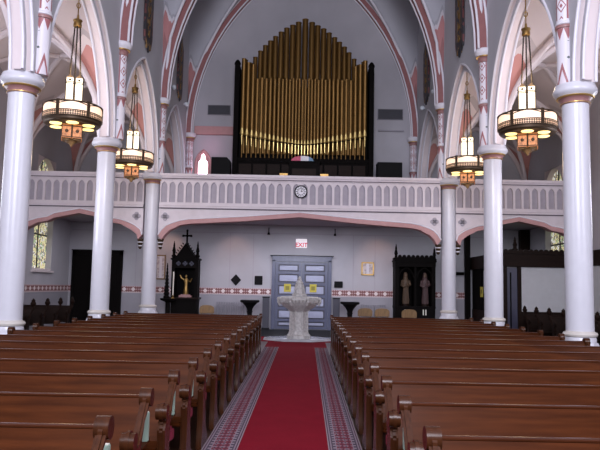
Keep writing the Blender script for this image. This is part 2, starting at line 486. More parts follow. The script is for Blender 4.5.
for k in range(3, 6):                      # diagonal ribs follow the groins
    ym = (D[k]+D[k+1])/2
    for sx in (-1, 1):
        for sy in (-1, 1):
            pts = []
            for i in range(25):
                x = (WI-.05)*(1-i/24); z = Tn(x); u = Linv(z) if Ln(0) > z else 0
                pts.append((sx*x, ym+sy*min(u, 2.30), z-.05))
            pts = [(sx*(WI-.05), ym+sy*2.335, 7.40), (sx*(WI-.052), ym+sy*2.325, 7.6)] + pts[1:]
            struct(MB().tube(pts, .045, 8).build('vault_rib', M['white']))
# wall arch on the back wall
for rr, r, mt in ((7.93, .03, 'line'), (8.22, .03, 'line'), (8.29, .035, 'nave_wall'), (8.36, .03, 'line')):
    for side in (-1, 1):
        a0 = math.acos(min(1, 8.05/rr))
        struct(MB().tube([(side*(rr*cos(a)-3.7), D[6]-.05, ZS+rr*sin(a)) for a in [a0+(math.acos(3.7/rr)-a0)*i/20 for i in range(21)]], r, 8).build('vault_rib', M[mt]))
# aisle vault ribs: across each bay line and along the diagonals
for (a, b2, side) in ((*AXL, -1), (*AXR, 1)):
    h = (b2-a)/2; mid = (a+b2)/2
    for k in range(3, 7):
        y = D[k]-(.06 if k == 6 else 0)
        struct(MB().tube([(mid+x, y, ZA+z-.03) for x, z in arc_pts(h-.02, 2.72, 12)], .10, 8).build('vault_rib', M['cream']))
    for k in range(3, 6):
        ym = (D[k]+D[k+1])/2
        for sy in (-1, 1):
            pts = []
            for i in range(33):
                s_ = -1+2*i/32; z = max(ptd(s_*h, h, 2.75, ZA), ptd(s_*2.357, 2.357, 2.8, ZA))
                pts.append((mid+s_*h*.985, ym+sy*s_*2.32, z-.05))
            struct(MB().tube(pts, .075, 8).build('vault_rib', M['cream']))

# arcade walls above the columns, one bay at a time
for sgn in (-1, 1):
    for k in range(2, 6):
        y0, y1 = D[k], D[k+1]
        w = MB()
        for (xa, xb, mm, rise) in ((WI, WI+.10, .26, 2.88), (WI+.10, WI+.25, .38, 2.70), (WI+.25, WI+.36, .26, 2.88)):
            pts, so = arch_panel(y0, y1, 5.02, 15.2, 5.02, mm, rise, 12)
            w.prism(pts, 'x', sgn*xa, sgn*xb, so)
        struct(w.build('arcade_wall', [M['nave_wall'], M['cream']], smooth=20))
        mo = MB(); ym = (y0+y1)/2; hw = (y1-y0)/2
        for mm, rise, xx, r in ((.27, 2.87, WI+.0, .03), (.40, 2.68, WI+.10, .025), (.27, 2.87, WI+.36, .03)):
            mo.tube([(sgn*xx, ym+a, 5.02+z) for a, z in arc_pts(hw-mm, rise, 14)], r, 8)
        struct(mo.build('trim_arch', M['white']))

# ------------------------------------------------------------------ columns and painted wall shafts
ORD = ['nearest', 'middle', 'farthest']
def make_column(label, loc):
    c = thing('column', label, 'column', loc, 0, 'white arcade columns')
    MB().lathe([(.32, 0), (.32, .70), (.29, .74), (.26, .80)], n=8, ph=PI/8).build('pedestal', M['column'], c, smooth=20)
    MB().lathe([(.245, .79), (.245, .87), (.235, .89)]).build('plinth', M['column'], c)
    MB().lathe([(.22, .885), (.255, .90), (.268, .93), (.255, .96), (.225, .97), (.215, .985)], n=32).build('base_ring', M['cap_ring'], c)
    MB().lathe([(.216, .97), (.215, 2.5), (.211, 4.72)], n=36).build('shaft', M['column'], c)
    MB().lathe([(.211, 4.695), (.23, 4.70), (.236, 4.71), (.23, 4.72), (.222, 4.725), (.228, 4.75), (.248, 4.78), (.275, 4.80)], n=36).build('neck', M['oxblood'], c)
    MB().lathe([(.232, 4.705), (.241, 4.708), (.241, 4.716), (.232, 4.72)], n=36).lathe([(.265, 4.795), (.292, 4.80), (.300, 4.812), (.292, 4.826), (.27, 4.83)], n=36).build('gilt_ring', M['gold'], c)
    MB().lathe([(.24, 4.78), (.285, 4.83), (.32, 4.855), (.345, 4.885), (.352, 4.92), (.342, 4.955), (.325, 4.975), (.32, 5.02), (.1, 5.03)], n=36).build('capital', M['column'], c)
    return c
M['cap_ring'] = mat('pale_gilt_ring', (.58, .54, .50), .35)
def make_shaft(label, loc, group):
    s = thing('wall_shaft', label, 'wall shaft', loc, 0, group)
    MB().lathe([(.135, 0), (.13, 2.14)], n=24).build('shaft', M['shaft'], s)
    MB().lathe([(.13, .96), (.152, .97), (.157, .995), (.152, 1.02), (.13, 1.03)], n=24).build('band', M['oxblood'], s)
    MB().lathe([(.13, 1.03), (.148, 1.035), (.152, 1.06), (.13, 1.09)], n=24).build('ring', M['white'], s)
    MB().lathe([(.13, 2.05), (.155, 2.06), (.155, 2.10), (.14, 2.12), (.15, 2.15), (.18, 2.18)], n=24).build('neck', M['oxblood'], s)
    MB().lathe([(.17, 2.17), (.20, 2.18), (.20, 2.20), (.18, 2.21)], n=24).build('gilt_ring', M['gold'], s)
    MB().lathe([(.15, 2.15), (.18, 2.21), (.22, 2.26), (.235, 2.30), (.235, 2.34), (.21, 2.38), (.05, 2.39)], n=24).build('capital', M['white'], s)
    return s
col0 = sh0 = None
for side, nm in ((-1, 'left'), (1, 'right')):
    for q, k in enumerate((3, 4, 5)):
        where = 'carrying the left end of the nave gallery' if (k == 5 and side < 0) else 'carrying the right end of the nave gallery' if k == 5 else 'beside the pews'
        lab = f'{ORD[q]} white round column of the {nm} arcade, {where}'
        loc = ((-4.68, -4.65, -4.60)[q] if side < 0 else (4.55, 4.57, 4.60)[q], D[k], 0)
        col0 = make_column(lab, loc) if col0 is None else dup(col0, loc, label=lab)
        lab = f'red-stencilled white shaft above the {ORD[q]} column of the {nm} arcade'
        loc = (side*4.40, D[k], 5.03)
        sh0 = make_shaft(lab, loc, 'stencilled wall shafts') if sh0 is None else dup(sh0, loc, label=lab)
    loc = (side*4.30, D[6]-.14, 5.03)
    dup(sh0, loc, label=f'red-stencilled white shaft in the {nm} back corner beside the organ')

# ------------------------------------------------------------------ gallery
struct(MB().box(XL+.02, XR-.02, 20.25, D[6]-.01, 3.92, 4.12).build('floor_gallery', M['recess']))
def tudor(xa, xb, zs, zk, zm, za):
    """upper edge of the moulding from xa to xb: springing zs, knee zk, apex za"""
    w = xb-xa; f = w/8.7
    L = [(0, zs), (.10*min(1, f*1.2), zs+.16), (.24, zs+.30), (.42, zk-.06), (.66, zk+.02), (.95, zk+.07), (w*.30, zm), (w*.5, za)]
    pts = [(xa+a, z) for a, z in L]
    return pts + [(xb-a, z) for a, z in L[-2::-1]]
secs = [('left', XL+.02, -4.84, 'crossing the left aisle'), ('nave', -4.36, 4.34, 'across the nave below the organ'), ('right', 4.80, XR-.02, 'crossing the right aisle')]
for nm, xa, xb, wh in secs:
    b = thing('gallery_balustrade', f'pale gothic panelled balustrade of the gallery {wh}', 'balustrade', ((xa+xb)/2, 20.02, 3.93), 0, 'gallery balustrades')
    hw = (xb-xa)/2
    e = .24 if nm == 'nave' else .0
    MB().box(-hw-.02, hw+.02, -.16, .16, .95, 1.0).box(-hw-.02, hw+.02, -.20, .20, 1.0, 1.09).box(-hw-.02, hw+.02, -.13, .13, .90, .95).build('handrail', M['pale'], b, bevel=.015)
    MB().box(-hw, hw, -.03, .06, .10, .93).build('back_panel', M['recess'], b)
    n = max(1, round((2*hw-.1)/.252)); st = (2*hw-.02)/n
    fr = MB()
    for i in range(n):
        x0 = -hw+.01+i*st
        pts, so = arch_panel(x0, x0+st, .20, .91, .70, .035, .15, 4)
        fr.prism(pts, 'y', -.085, -.025)
    fr.box(-hw, hw, -.10, -.03, .10, .202)
    fr.build('arcading', M['pale'], b, smooth=20)
    MB().box(-hw, hw, -.14, .1, .03, .09).build('string_course', M['pale'], b, bevel=.012)
    MB().box(-hw, hw, -.15, -.05, .0, .028).box(-hw, hw, -.14, -.05, .925, .95).build('shadow_line', M['line'], b)  # dark strips painted in as shade under handrail and string course
    # spandrel and Tudor arch
    up = tudor(-hw, hw, -.84, -.40, -.22, -.06)
    a = thing('gallery_arch', f'flat pointed arch with pink moulding under the gallery {wh}', 'arch', ((xa+xb)/2, 20.02, 3.95), 0, 'gallery arches')
    MB().prism(up + [(hw, .06), (-hw, .06)], 'y', -.10, .12).build('spandrel', M['pale'], a, smooth=20)
    lo = [(x*(1-.12/hw) if abs(x) > hw-.5 else x, z-.15) for x, z in up]
    mo = MB(); mo.prism(up + lo[::-1], 'y', -.15, .17)
    mo.build('moulding', M['pink'], a, smooth=50)
    MB().tube([(x, -.15, z) for x, z in up], .022, 6).build('fillet', M['white'], a)
    ends = ((-hw, 1), (hw, -1)) if nm == 'nave' else ((hw, -1),) if nm == 'left' else ((-hw, 1),)
    for ex, d in ends:
        q = MB(); cx = ex+d*.20 ; cz = -.27
        for ux, uz in ((.065, 0), (-.065, 0), (0, .065), (0, -.065)):
            q.prism([(cx+ux+.065*cos(2*PI*i/12), cz+uz+.065*sin(2*PI*i/12)) for i in range(12)], 'y', -.125, -.08)
        q.build('quatrefoil', M['recess'], a)
        cc = MB(); px = ex+d*.07
        cc.lathe([(.02, -.30), (.05, -.27), (.06, -.22), (.04, -.2), (.075, -.14), (.09, -.09), (.075, -.06), (.10, -.02), (.10, .02)], (px, -.02, -.98), 12)
        co = cc.build('corbel', M['bronze'], a)
        MB().lathe([(.062, -.215), (.066, -.20), (.062, -.185)], (px, -.02, -.98), 12).lathe([(.09, -.105), (.097, -.09), (.09, -.075)], (px, -.02, -.98), 12).build('band', M['white'], co)
# round clock on the balustrade
ck = thing('clock', 'round filigree wall clock on the middle of the gallery balustrade', 'clock', (.01, 19.92, 4.53))
def ringy(mb, r, rr, y, n=28): return mb.tube([(r*cos(2*PI*i/n), y, r*sin(2*PI*i/n)) for i in range(n)], rr, 6, True)
MB().prism([(.185*cos(2*PI*i/28), .185*sin(2*PI*i/28)) for i in range(28)], 'y', -.03, .0).build('face', M['white'], ck)
ringy(MB(), .185, .018, -.03).build('rim', M['black'], ck)
nums = MB()
for i in range(12):
    a = PI/6*i; nums.tube([(.115*cos(a), -.034, .115*sin(a)), (.155*cos(a), -.034, .155*sin(a))], .010, 6)
ringy(nums, .10, .006, -.034); nums.build('numeral_ring', M['black'], ck)
MB().tube([(0, -.04, 0), (.06, -.04, .02)], .009, 6).build('hand', M['black'], ck)
MB().tube([(0, -.045, 0), (.035, -.045, .09)], .007, 6).build('hand', M['black'], ck)

# ------------------------------------------------------------------ organ
og = thing('pipe_organ', 'large organ of gold pipes in a dark wooden case on the gallery', 'organ', (.06, 23.6, 4.12))
for sx in (-1, 1):
    p = MB().box(sx*2.50-.09, sx*2.50+.09, -.12, .6, 0, 5.70)
    p.lathe([(.12, 5.70), (.12, 5.76), (.06, 5.86), (0, 5.90)], (sx*2.50, 0, 0), 12)
    p.build('case_post', M['dark'], og)
MB().box(-2.5, 2.5, 0, .62, 0, 2.18).box(-2.5, 2.5, -.05, .0, 2.05, 2.18).build('case_base', M['dark'], og)
pn = MB()
for i in range(9): pn.box(-2.35+i*.525, -2.35+i*.525+.45, -.03, .0, 1.15, 1.95)
pn.build('case_panel', M['darkwood'], og)
MB().box(-2.42, 2.42, .42, .5, 2.1, 5.0).build('backboard', M['dark'], og)
MB().box(-2.42, 2.42, -.02, .02, 1.52, 1.56).build('moulding', M['darkwood'], og)
bx = [0, .255, .475, .70, .91, 1.12, 1.31, 1.50, 1.68, 1.87, 2.05, 2.23]
by = [53, 63.5, 73.5, 83, 96, 110.5, 125, 140, 158, 178, 197, 187]
for k in range(12):
    for sx in ((1,) if k == 0 else (-1, 1)):
        r = .112-.0030*k; zt = 11.74-4.12-.01217*(by[k]-53)
        MB().lathe([(r, 2.4), (r, zt-.04), (r+.008, zt-.03), (r+.008, zt), (r-.012, zt), (r-.012, zt-.25), (0, zt-.25)], (sx*bx[k], .30, 0), 16).build('pipe', M['organpipe'], og)
fx = [1.6, 4.8, 8.0, 11.3, 14.7, 18.3, 22, 26, 30.2, 34.6, 39, 43.5, 48.2, 52.9, 57.8, 62.7]
for k in range(16):
    for sx in (-1, 1):
        x = sx*fx[k]/27.6+.0; r = .050+.0022*k
        zm = 2.74+.34*(k/15)**1.5; zt = 5.95 if k == 15 else 5.80 if k == 14 else 5.72 if k == 13 else 5.18+.04*(k % 2)
        p = MB().lathe([(.022, 2.18), (r*.38, zm-.33), (r, zm-.03), (r, zt-.03), (r+.006, zt-.02), (r+.006, zt), (r-.01, zt), (r-.01, zt-.2), (0, zt-.2)], (x, .06, 0), 14).build('pipe', M['organpipe'], og)
        mo = MB(); q = r*1.05; hh = .11+.007*k
        g = []
        for i in range(7):
            a = -PI/2+(-1+2*i/6)*1.05; top = hh*(1-abs(-1+2*i/6)**1.3)+.02
            g.append([(x+q*cos(a), .06+q*sin(a), zm), (x+q*cos(a), .06+q*sin(a), zm+top)])
        vs = [[mo.bm.verts.new(c) for c in col] for col in g]
        for A, B in zip(vs, vs[1:]): mo.face([A[0], B[0], B[1], A[1]])
        mo.tube([(x, .06-q*.98, zm-.05), (x, .06-r*.62, zm-.40)], [.018, .010], 6)
        mo.build('mouth', M['pipelip'], p)
bm_ = MB().tube([(-2.42+4.84*i/24, -.02, 2.70+.34*abs(-1+2*i/24)**1.5) for i in range(25)], .018, 6)
bm_.build('impost_rail', M['dark'], og)

cs = thing('organ_console', 'dark wooden organ console behind the balustrade below the pipes', 'organ console', (.10, 21.3, 4.12))
MB().box(-.55, .55, 0, .7, 0, 1.05).box(-.65, .65, -.35, .25, .62, .72).build('body', M['darkwood'], cs, bevel=.01)
MB().box(-.52, .52, .05, .65, 1.05, 1.62).box(-.56, .56, .02, .68, 1.62, 1.66).build('upper_case', M['dark'], cs, bevel=.01)
MB().box(-.48, .48, -.28, -.02, .72, .75).build('keyboard', M['page'], cs)
MB().box(-.40, .40, .03, .05, 1.12, 1.40).build('music_desk', M['darkwood'], cs)
for sx in (-1, 1):
    j = MB()
    for r_ in range(3):
        for c_ in range(3): j.ball((sx*(.62+.07*c_), .28, 1.02+.08*r_), .022, 8)
    j.box(sx*.55, sx*.82, .30, .5, .7, 1.28)
    j.build('stop_jamb', M['brass'], cs)
cv = thing('folded_cloth', 'rose, white and blue folded cloth humped on top of the organ console', 'cloth', (.03, 21.6, 5.78))
prof = [(-.38, 0), (-.34, .09), (-.22, .16), (-.05, .19)]
MB().prism(prof+[(-.05, 0)], 'y', -.16, .16).build('rose_fold', M['flagred'], cv)
MB().prism([(-.05, 0), (-.05, .19), (.12, .19), (.22, .17), (.22, 0)], 'y', -.16, .16).build('white_fold', M['flagwhite'], cv)
MB().prism([(.22, 0), (.22, .17), (.34, .11), (.40, 0)], 'y', -.16, .16).build('blue_fold', M['flagblue'], cv)

# things on the gallery's back wall
def grille(label, xa, xb, za, zb):
    g = thing('vent_grille', label, 'vent', ((xa+xb)/2, D[6], (za+zb)/2), 0, 'wall vents'); w, h = (xb-xa)/2, (zb-za)/2
    MB().box(-w, w, -.02, 0, -h, h).build('backing', M['grille'], g)
    MB().box(-w, w, -.05, 0, h-.02, h).box(-w, w, -.05, 0, -h, -h+.02).box(-w, -w+.02, -.05, 0, -h, h).box(w-.02, w, -.05, 0, -h, h).build('frame', M['radiator'], g)
    sl = MB()
    for i in range(7): sl.box(-w, w, -.04, -.02, -h+.03+i*(2*h-.06)/7, -h+.05+i*(2*h-.06)/7)
    sl.build('slats', M['seam'], g)
grille('dark slatted vent high on the back wall left of the organ', -3.67, -2.78, 8.18, 8.58)
grille('dark slatted vent high on the back wall right of the organ', 2.93, 3.92, 8.12, 8.55)
tag(MB().box(-.78, .78, -.14, 0, -.16, .16).build('wall_ledge', M['pink'], None, (-3.36, D[6], 7.55), bevel=.01), 'ledge coloured pink as window glow on the wall above the small bright window', 'ledge')  # pink light from the small window put into the ledge colour
tag(MB().box(-.5, .5, -.10, 0, -.03, .03).build('wall_ledge', M['wall_low'], None, (3.45, D[6], 7.68), bevel=.01), 'thin grey ledge on the wall under the right vent', 'ledge')
def speaker(label, x, w, h, cham):
    s = thing('loudspeaker', label, 'loudspeaker', (x, 23.5, 4.12))
    pts = [(-w/2, 0), (w/2, 0), (w/2, h-cham), (w/2-cham, h), (-w/2, h)] if cham else [(-w/2, 0), (w/2, 0), (w/2, h), (-w/2, h)]
    MB().prism(pts, 'y', -.25, .25).build('cabinet', M['black'], s, bevel=.01)
    MB().box(-w/2+.06, w/2-.06, -.265, -.25, .2, h-.15).build('grille', M['black'], s)
speaker('black cabinet with a cut corner behind the balustrade left of the organ', -2.92, .68, 2.12, .12)
speaker('black square cabinet behind the balustrade right of the organ', 3.22, .90, 2.05, 0)
# small bright pointed window
wf = struct(MB().prism([(-.30, 5.2), (-.30, 6.25)] + [(x, 6.25+z) for x, z in arc_pts(.30, .55, 8)][1:-1] + [(.30, 6.25), (.30, 5.2)], 'y', -.03, 0).build('window_3', M['pink'], None, (-3.78, D[6], 0)))
MB().prism([(-.17, 5.3), (-.17, 6.25), (-.15, 6.34), (-.075, 6.4), (-.07, 6.52), (-.04, 6.6), (0, 6.64), (.04, 6.6), (.07, 6.52), (.075, 6.4), (.15, 6.34), (.17, 6.25), (.17, 5.3)], 'y', -.05, -.01).build('pane', M['daylight'], wf)
fr_ = MB().tube([(x, -.03, z) for x, z in [(-.30, 5.2), (-.30, 6.25)] + [(x, 6.25+z) for x, z in arc_pts(.30, .55, 8)][1:-1] + [(.30, 6.25), (.30, 5.2)]], .03, 6)
fr_.build('window_frame', M['pink'], wf)

# white globes on the clerestory walls
for x, y, z, lb in ((-1, 21.3, 8.2, 'white globe on the left clerestory wall, just behind the farthest column'), (-1, 23.7, 8.3, 'white globe on the left clerestory wall near the back corner'),
                    (1, 20.9, 8.1, 'white globe on the right clerestory wall, just behind the farthest column'), (1, 22.9, 8.1, 'white globe on the right clerestory wall near the back corner')):
    g = thing('wall_globe', lb, 'wall light', (x*WI, y, z), 0, 'white wall globes')
    MB().ball((-x*.10, 0, 0), .085).build('globe', M['globe'], g)
    MB().tube([(0, 0, 0), (-x*.06, 0, 0)], .03, 8).build('stem', M['white'], g)
# dark painted hangings between the clerestory ribs
def hanging(label, sx, y, zb):
    h = thing('wall_hanging', label, 'wall hanging', (sx*(WI-.02), y, zb), 0, 'painted wall hangings')
    pts = [(-.42, .35), (-.36, .12), (-.26, .25), (-.14, 0), (-.05, .2), (.08, -.06), (.16, .18), (.27, .05), (.36, .22), (.44, .40), (.44, 1.9), (.2, 2.15), (0, 2.35), (-.2, 2.15), (-.42, 1.9)]
    MB().prism(pts, 'x', 0, -sx*.05).build('board', M['board'], h)
    g = MB()
    for i in range(5):
        zz = .45+i*.34
        g.ball((-sx*.055, 0, zz), .07, 10, (.4, 1.1, 1.5)); g.ball((-sx*.05, .12, zz+.15), .035, 8, (.4, 1, 1.6)); g.ball((-sx*.05, -.12, zz+.15), .035, 8, (.4, 1, 1.6))
    g.build('gilt_relief', M['brass'], h)
hanging('dark gilded hanging on the left clerestory wall between the middle and farthest columns', -1, 17.70, 8.15)
hanging('dark gilded hanging on the left clerestory wall beyond the farthest column', -1, 22.55, 8.15)
hanging('dark gilded hanging on the right clerestory wall between the middle and farthest columns', 1, 17.62, 8.15)
hanging('dark gilded hanging on the right clerestory wall beyond the farthest column', 1, 22.4, 8.15)

# ------------------------------------------------------------------ tall side windows
for i, (X0, sg, wl) in enumerate(((XL, 1, 1), (XR, -1, 2))):
    w = struct(MB().prism([(21.35, 2.0), (21.35, 5.0)] + [(22.15+x, 5.0+z) for x, z in arc_pts(.8, .83, 8)][1:-1] + [(22.95, 5.0), (22.95, 2.0)], 'x', -.02, .02).build(f'window_{wl}', M['glass'], None, (X0-sg*.22, 0, 0)))
    f = MB()
    # lining of the opening: solid corners above the pointed head
    hd = [(22.15+x, 5.0+z) for x, z in arc_pts(.8, .83, 8)]
    f.prism(hd[:9]+[(21.35, 5.85)], 'x', -sg*.28, -sg*.005); f.prism(hd[8:]+[(22.95, 5.85)], 'x', -sg*.28, -sg*.005)
    f.box(min(0, -sg*.28), max(0, -sg*.28), 21.36, 22.94, 1.98, 2.06)
    f.box(min(-sg*.01, sg*.08), max(-sg*.01, sg*.08), 21.25, 23.05, 1.93, 2.0)
    f.build('window_frame', M['cream'], w, (sg*.22, 0, 0))
    MB().box(-.04, .04, 22.12, 22.18, 2.06, 5.8).box(-.03, .03, 21.36, 22.94, 3.2, 3.25).box(-.03, .03, 21.36, 22.94, 4.3, 4.35).build('mullion', M['iron'], w)

# ------------------------------------------------------------------ back wall: doors
d1 = struct(MB().box(-1.03, -.90, -.10, .1, 0, 2.62).box(1.10, 1.23, -.10, .1, 0, 2.62).box(-1.03, 1.23, -.10, .1, 2.55, 2.72).box(-1.08, 1.28, -.13, 0, 2.72, 2.76).build('door_1', M['doorpaint'], None, (0, D[6], 0), bevel=.012))
MB().box(-1.10, 1.30, -.135, 0, 2.76, 2.79).build('lintel_line', M['black'], d1)
for xa, xb in ((-.895, .095), (.105, 1.095)):
    lf = MB().box(xa, xb, -.02, .05, .02, 2.54).build('door_leaf', M['seam'], d1)
    rails = MB()
    rails.box(xa, xa+.11, -.05, -.01, .02, 2.54).box(xb-.11, xb, -.05, -.01, .02, 2.54)
    zs_ = [.02, .30, .74, 1.20, 1.66, 2.08, 2.44]
    for z in zs_: rails.box(xa+.11, xb-.11, -.05, -.01, z, z+.10)
    rails.build('rails', M['doorpaint'], lf, bevel=.008)
    for za, zb in zip(zs_, zs_[1:]):
        MB().box(xa+.16, xb-.16, -.045, -.015, za+.145, zb-.045).build('door_panel', M['doorpanel'], lf, bevel=.012)
for x, s in ((-.43, 'left'), (.54, 'right')):
    n = thing('notice', f'yellow square notice on the {s} leaf of the blue-grey doors', 'notice', (x, D[6]-.056, 1.56), 0, 'yellow door notices')
    MB().box(-.13, .13, -.01, 0, -.15, .15).build('card', M['yellow'], n)
    MB().box(-.07, .07, -.013, -.009, -.08, .07).build('mark', M['yellow_ink'], n)
d2 = struct(MB().box(-8.60, -8.50, -.12, 0, 0, 2.80).box(-6.80, -6.70, -.12, 0, 0, 2.80).box(-8.60, -6.70, -.12, 0, 2.68, 2.82).build('door_2', M['dark'], None, (0, D[6], 0)))
for xa, xb in ((-8.50, -7.66), (-7.64, -6.80)):
    lf = MB().box(xa, xb, -.08, -.02, 0, 2.68).build('door_leaf', M['dark'], d2)
    MB().box(xa+.12, xb-.12, -.095, -.08, .3, 1.2).box(xa+.12, xb-.12, -.095, -.08, 1.4, 2.5).build('door_panel', M['dark'], lf, bevel=.01)
MB().box(-8.62, -6.68, -.14, 0, 2.82, 2.86).build('lintel', M['dark'], d2)

# EXIT sign
ex = thing('exit_sign', 'white exit sign with red letters above the blue-grey doors', 'sign', (.07, D[6]-.0, 3.25))
MB().box(-.21, .21, -.07, 0, -.17, .17).build('box', M['signwhite'], ex, bevel=.01)
cu = bpy.data.curves.new('t', 'FONT'); cu.body = 'EXIT'; cu.size = .225; cu.extrude = .004; cu.align_x = 'CENTER'; cu.offset = .005
to = bpy.data.objects.new('t', cu); COL.objects.link(to)
bpy.context.view_layer.update()
me = bpy.data.meshes.new_from_object(to.evaluated_get(bpy.context.evaluated_depsgraph_get()))
bpy.data.objects.remove(to)
me.transform(Matrix.Translation((0, -.075, -.13)) @ Matrix.Rotation(PI/2, 4, 'X')); me.materials.clear(); me.materials.append(M['signred'])
lt = bpy.data.objects.new('lettering', me); COL.objects.link(lt); lt.parent = ex
for x, nm in ((-1.18, 'left'), (1.34, 'right')):
    h = thing('wall_bracket', f'small black bracket lamp high on the wall to the {nm} of the exit sign', 'bracket', (x, D[6], 3.62), 0, 'black brackets above the doors')
    MB().tube([(0, 0, .20), (0, -.10, .20), (0, -.12, .12), (0, -.12, -.02)], .018, 6).build('arm', M['black'], h)
    MB().lathe([(.05, -.06), (.04, .0), (.015, .04)], (0, -.12, 0), 12).build('shade', M['black'], h)

# plaques, pictures, wall boxes
tag(MB().prism([(-.20, 0), (0, -.22), (.20, 0), (0, .22)], 'y', -.03, 0).build('plaque', M['black'], None, (-2.39, D[6], 1.82)), 'black diamond-shaped plaque on the wall left of the doors', 'plaque')
tag(MB().box(-.15, .15, -.03, 0, -.17, .17).build('plaque', M['black'], None, (-1.53, D[6], 1.82), bevel=.01), 'black square plaque between the diamond plaque and the doors', 'plaque')
tag(MB().box(-.16, .16, -.05, 0, -.12, .12).build('plaque', M['black'], None, (1.50, D[6], 1.72), bevel=.01), 'black oblong box on the wall just right of the doors', 'plaque')
def picture(label, x, z, w, h, fm):
    p = thing('picture', label, 'picture', (x, D[6], z))
    MB().box(-w, w, -.04, 0, -h, -h+.05).box(-w, w, -.04, 0, h-.05, h).box(-w, -w+.05, -.04, 0, -h, h).box(w-.05, w, -.04, 0, -h, h).build('frame', fm, p, bevel=.008)
    MB().box(-w+.04, w-.04, -.02, -.003, -h+.04, h-.04).build('print', M['print'], p)
picture('gold-framed pale picture on the wall between the doors and the statue cabinet', 2.60, 2.34, .24, .25, M['gold'])
picture('tall narrow brown-framed picture beside the gabled shrine', -5.26, 2.25, .19, .47, M['tan'])
for x, s in ((-1.22, 'left'), (1.42, 'right')):
    c = thing('alms_box', f'narrow dark floor-standing box at the {s} side of the door frame', 'box', (x, D[6]-.20, 0), 0, 'narrow boxes by the doors')
    MB().box(-.12, .12, -.12, .12, .04, 1.18).build('body', M['seam'], c, bevel=.01)
    MB().box(-.14, .14, -.14, .14, 0, .06).build('plinth', M['black'], c); MB().box(-.14, .14, -.14, .14, 1.18, 1.22).build('lid', M['black'], c, bevel=.01)

# radiators
def radiator(label, x, w):
    r = thing('radiator', label, 'radiator', (x, D[6]-.14, 0), 0, 'ribbed radiators')
    n = int(w/.085)
    for i in range(n):
        xx = -w/2+(i+.5)*w/n
        MB().box(xx-.026, xx+.026, -.07, .07, .10, 1.0).build('section', M['radiator'], r, bevel=.02)
    MB().box(-w/2, w/2, -.03, .03, .16, .22).build('header', M['radiator'], r); MB().box(-w/2, w/2, -.03, .03, .85, .90).build('header', M['radiator'], r)
    MB().box(-w/2+.04, -w/2+.08, -.05, .05, 0, .12).build('foot', M['radiator'], r); MB().box(w/2-.08, w/2-.04, -.05, .05, 0, .12).build('foot', M['radiator'], r)
radiator('grey ribbed radiator left of the doors', -2.55, 1.10)
radiator('grey ribbed radiator right of the doors', 2.80, .98)

# black stands by the doors
def stand(label, x):
    s = thing('pedestal_stand', label, 'stand', (x, 23.7, 0), 0, 'black stands by the doors')
    MB().lathe([(.22, 0), (.22, .05), (.10, .09), (.06, .14)], n=8).build('foot', M['black'], s)
    MB().lathe([(.09, .12), (.08, .5), (.10, .66), (.12, .70)], n=8, ph=PI/8).build('post', M['black'], s)
    MB().lathe([(.09, .68), (.11, .78), (.17, .88), (.25, .96), (.30, 1.01)], n=8, ph=PI/8).build('flare', M['black'], s)
    MB().lathe([(.30, 1.0), (.36, 1.02), (.37, 1.08), (.34, 1.10), (0, 1.10)], n=8, ph=PI/8).build('top', M['black'], s)
stand('black pedestal stand with flared top in front of the left radiator', -1.76)
stand('black pedestal stand with flared top in front of the right radiator', 1.86)

# bentwood chairs along the wall
def chair(label, x, y, rot=0):
    c = thing('chair', label, 'chair', (x, y, 0), rot, 'round-backed chairs along the back wall')
    for sx in (-1, 1):
        MB().tube([(sx*.20, -.20, 0), (sx*.18, -.18, .44)], .018, 6).build('leg', M['tan'], c)
        MB().tube([(sx*.19, .20, 0), (sx*.19, .19, .45), (sx*.2, .22, .60)], .018, 6).build('leg', M['tan'], c)
    MB().box(-.23, .23, -.22, .22, .43, .47).build('seat', M['tan'], c, bevel=.015)
    pts = [(-.27, .58), (-.27, .76), (-.24, .82), (-.16, .865), (0, .88), (.16, .865), (.24, .82), (.27, .76), (.27, .58)]
    MB().prism(pts, 'y', .20, .235).build('backrest', M['tan'], c, bevel=.01)
chair('honey-coloured round-backed chair left of three by the right radiator', 2.44, 23.75)
chair('honey-coloured round-backed chair in front of the left edge of the statue cabinet', 3.06, 23.7)
chair('honey-coloured round-backed chair in front of the statue cabinet', 3.97, 23.25)
chair('honey-coloured round-backed chair between the gabled shrine and the left radiator', -3.35, 23.75)

# ------------------------------------------------------------------ gabled shrine (left) and statue cabinet (right)
def pinnacle(mb, x, y, z0, z1, w):
    h = z1-z0
    mb.lathe([(w, 0), (w, h*.12), (w*1.35, h*.14), (w*1.35, h*.2), (w*.8, h*.24), (w*.8, h*.4), (w*1.1, h*.44), (w*.5, h*.7), (w*.6, h*.73), (w*.12, h)], (x, y, z0), 8)
sh = thing('shrine', 'black gothic shrine with a steep gable, cross and two pinnacles', 'shrine', (-4.22, 24.35, 0))
MB().box(-.48, .48, -.30, .30, 0, 1.08).box(-.52, .52, -.34, .32, 0, .12).build('base', M['dark'], sh, bevel=.01)
MB().box(-.55, .55, -.38, .30, 1.08, 1.14).build('ledge', M['darkwood'], sh, bevel=.01)
MB().box(-.48, .48, .22, .30, 1.14, 2.55).build('niche_back', M['dark'], sh)
for sx in (-1, 1):
    MB().box(sx*.43-.06, sx*.43+.06, -.30, .24, 1.14, 2.55).build('side_post', M['dark'], sh, bevel=.01)
    p = MB(); pinnacle(p, sx*.44, -.20, 2.55, 3.22, .065); p.build('pinnacle', M['dark'], sh)
f = MB().box(-.48, .48, -.31, .24, 2.22, 2.55).box(-.53, .53, -.35, .28, 2.52, 2.58); f.build('frieze', M['dark'], sh)
for sx in (-1, 0, 1):
    q = MB()
    for i in range(4):
        a = PI/2*i
        q.ball((sx*.24+.05*cos(a), -.315, 2.38+.05*sin(a)), .042, 8, (1, .4, 1))
    q.build('rosette', M['seam'], sh)
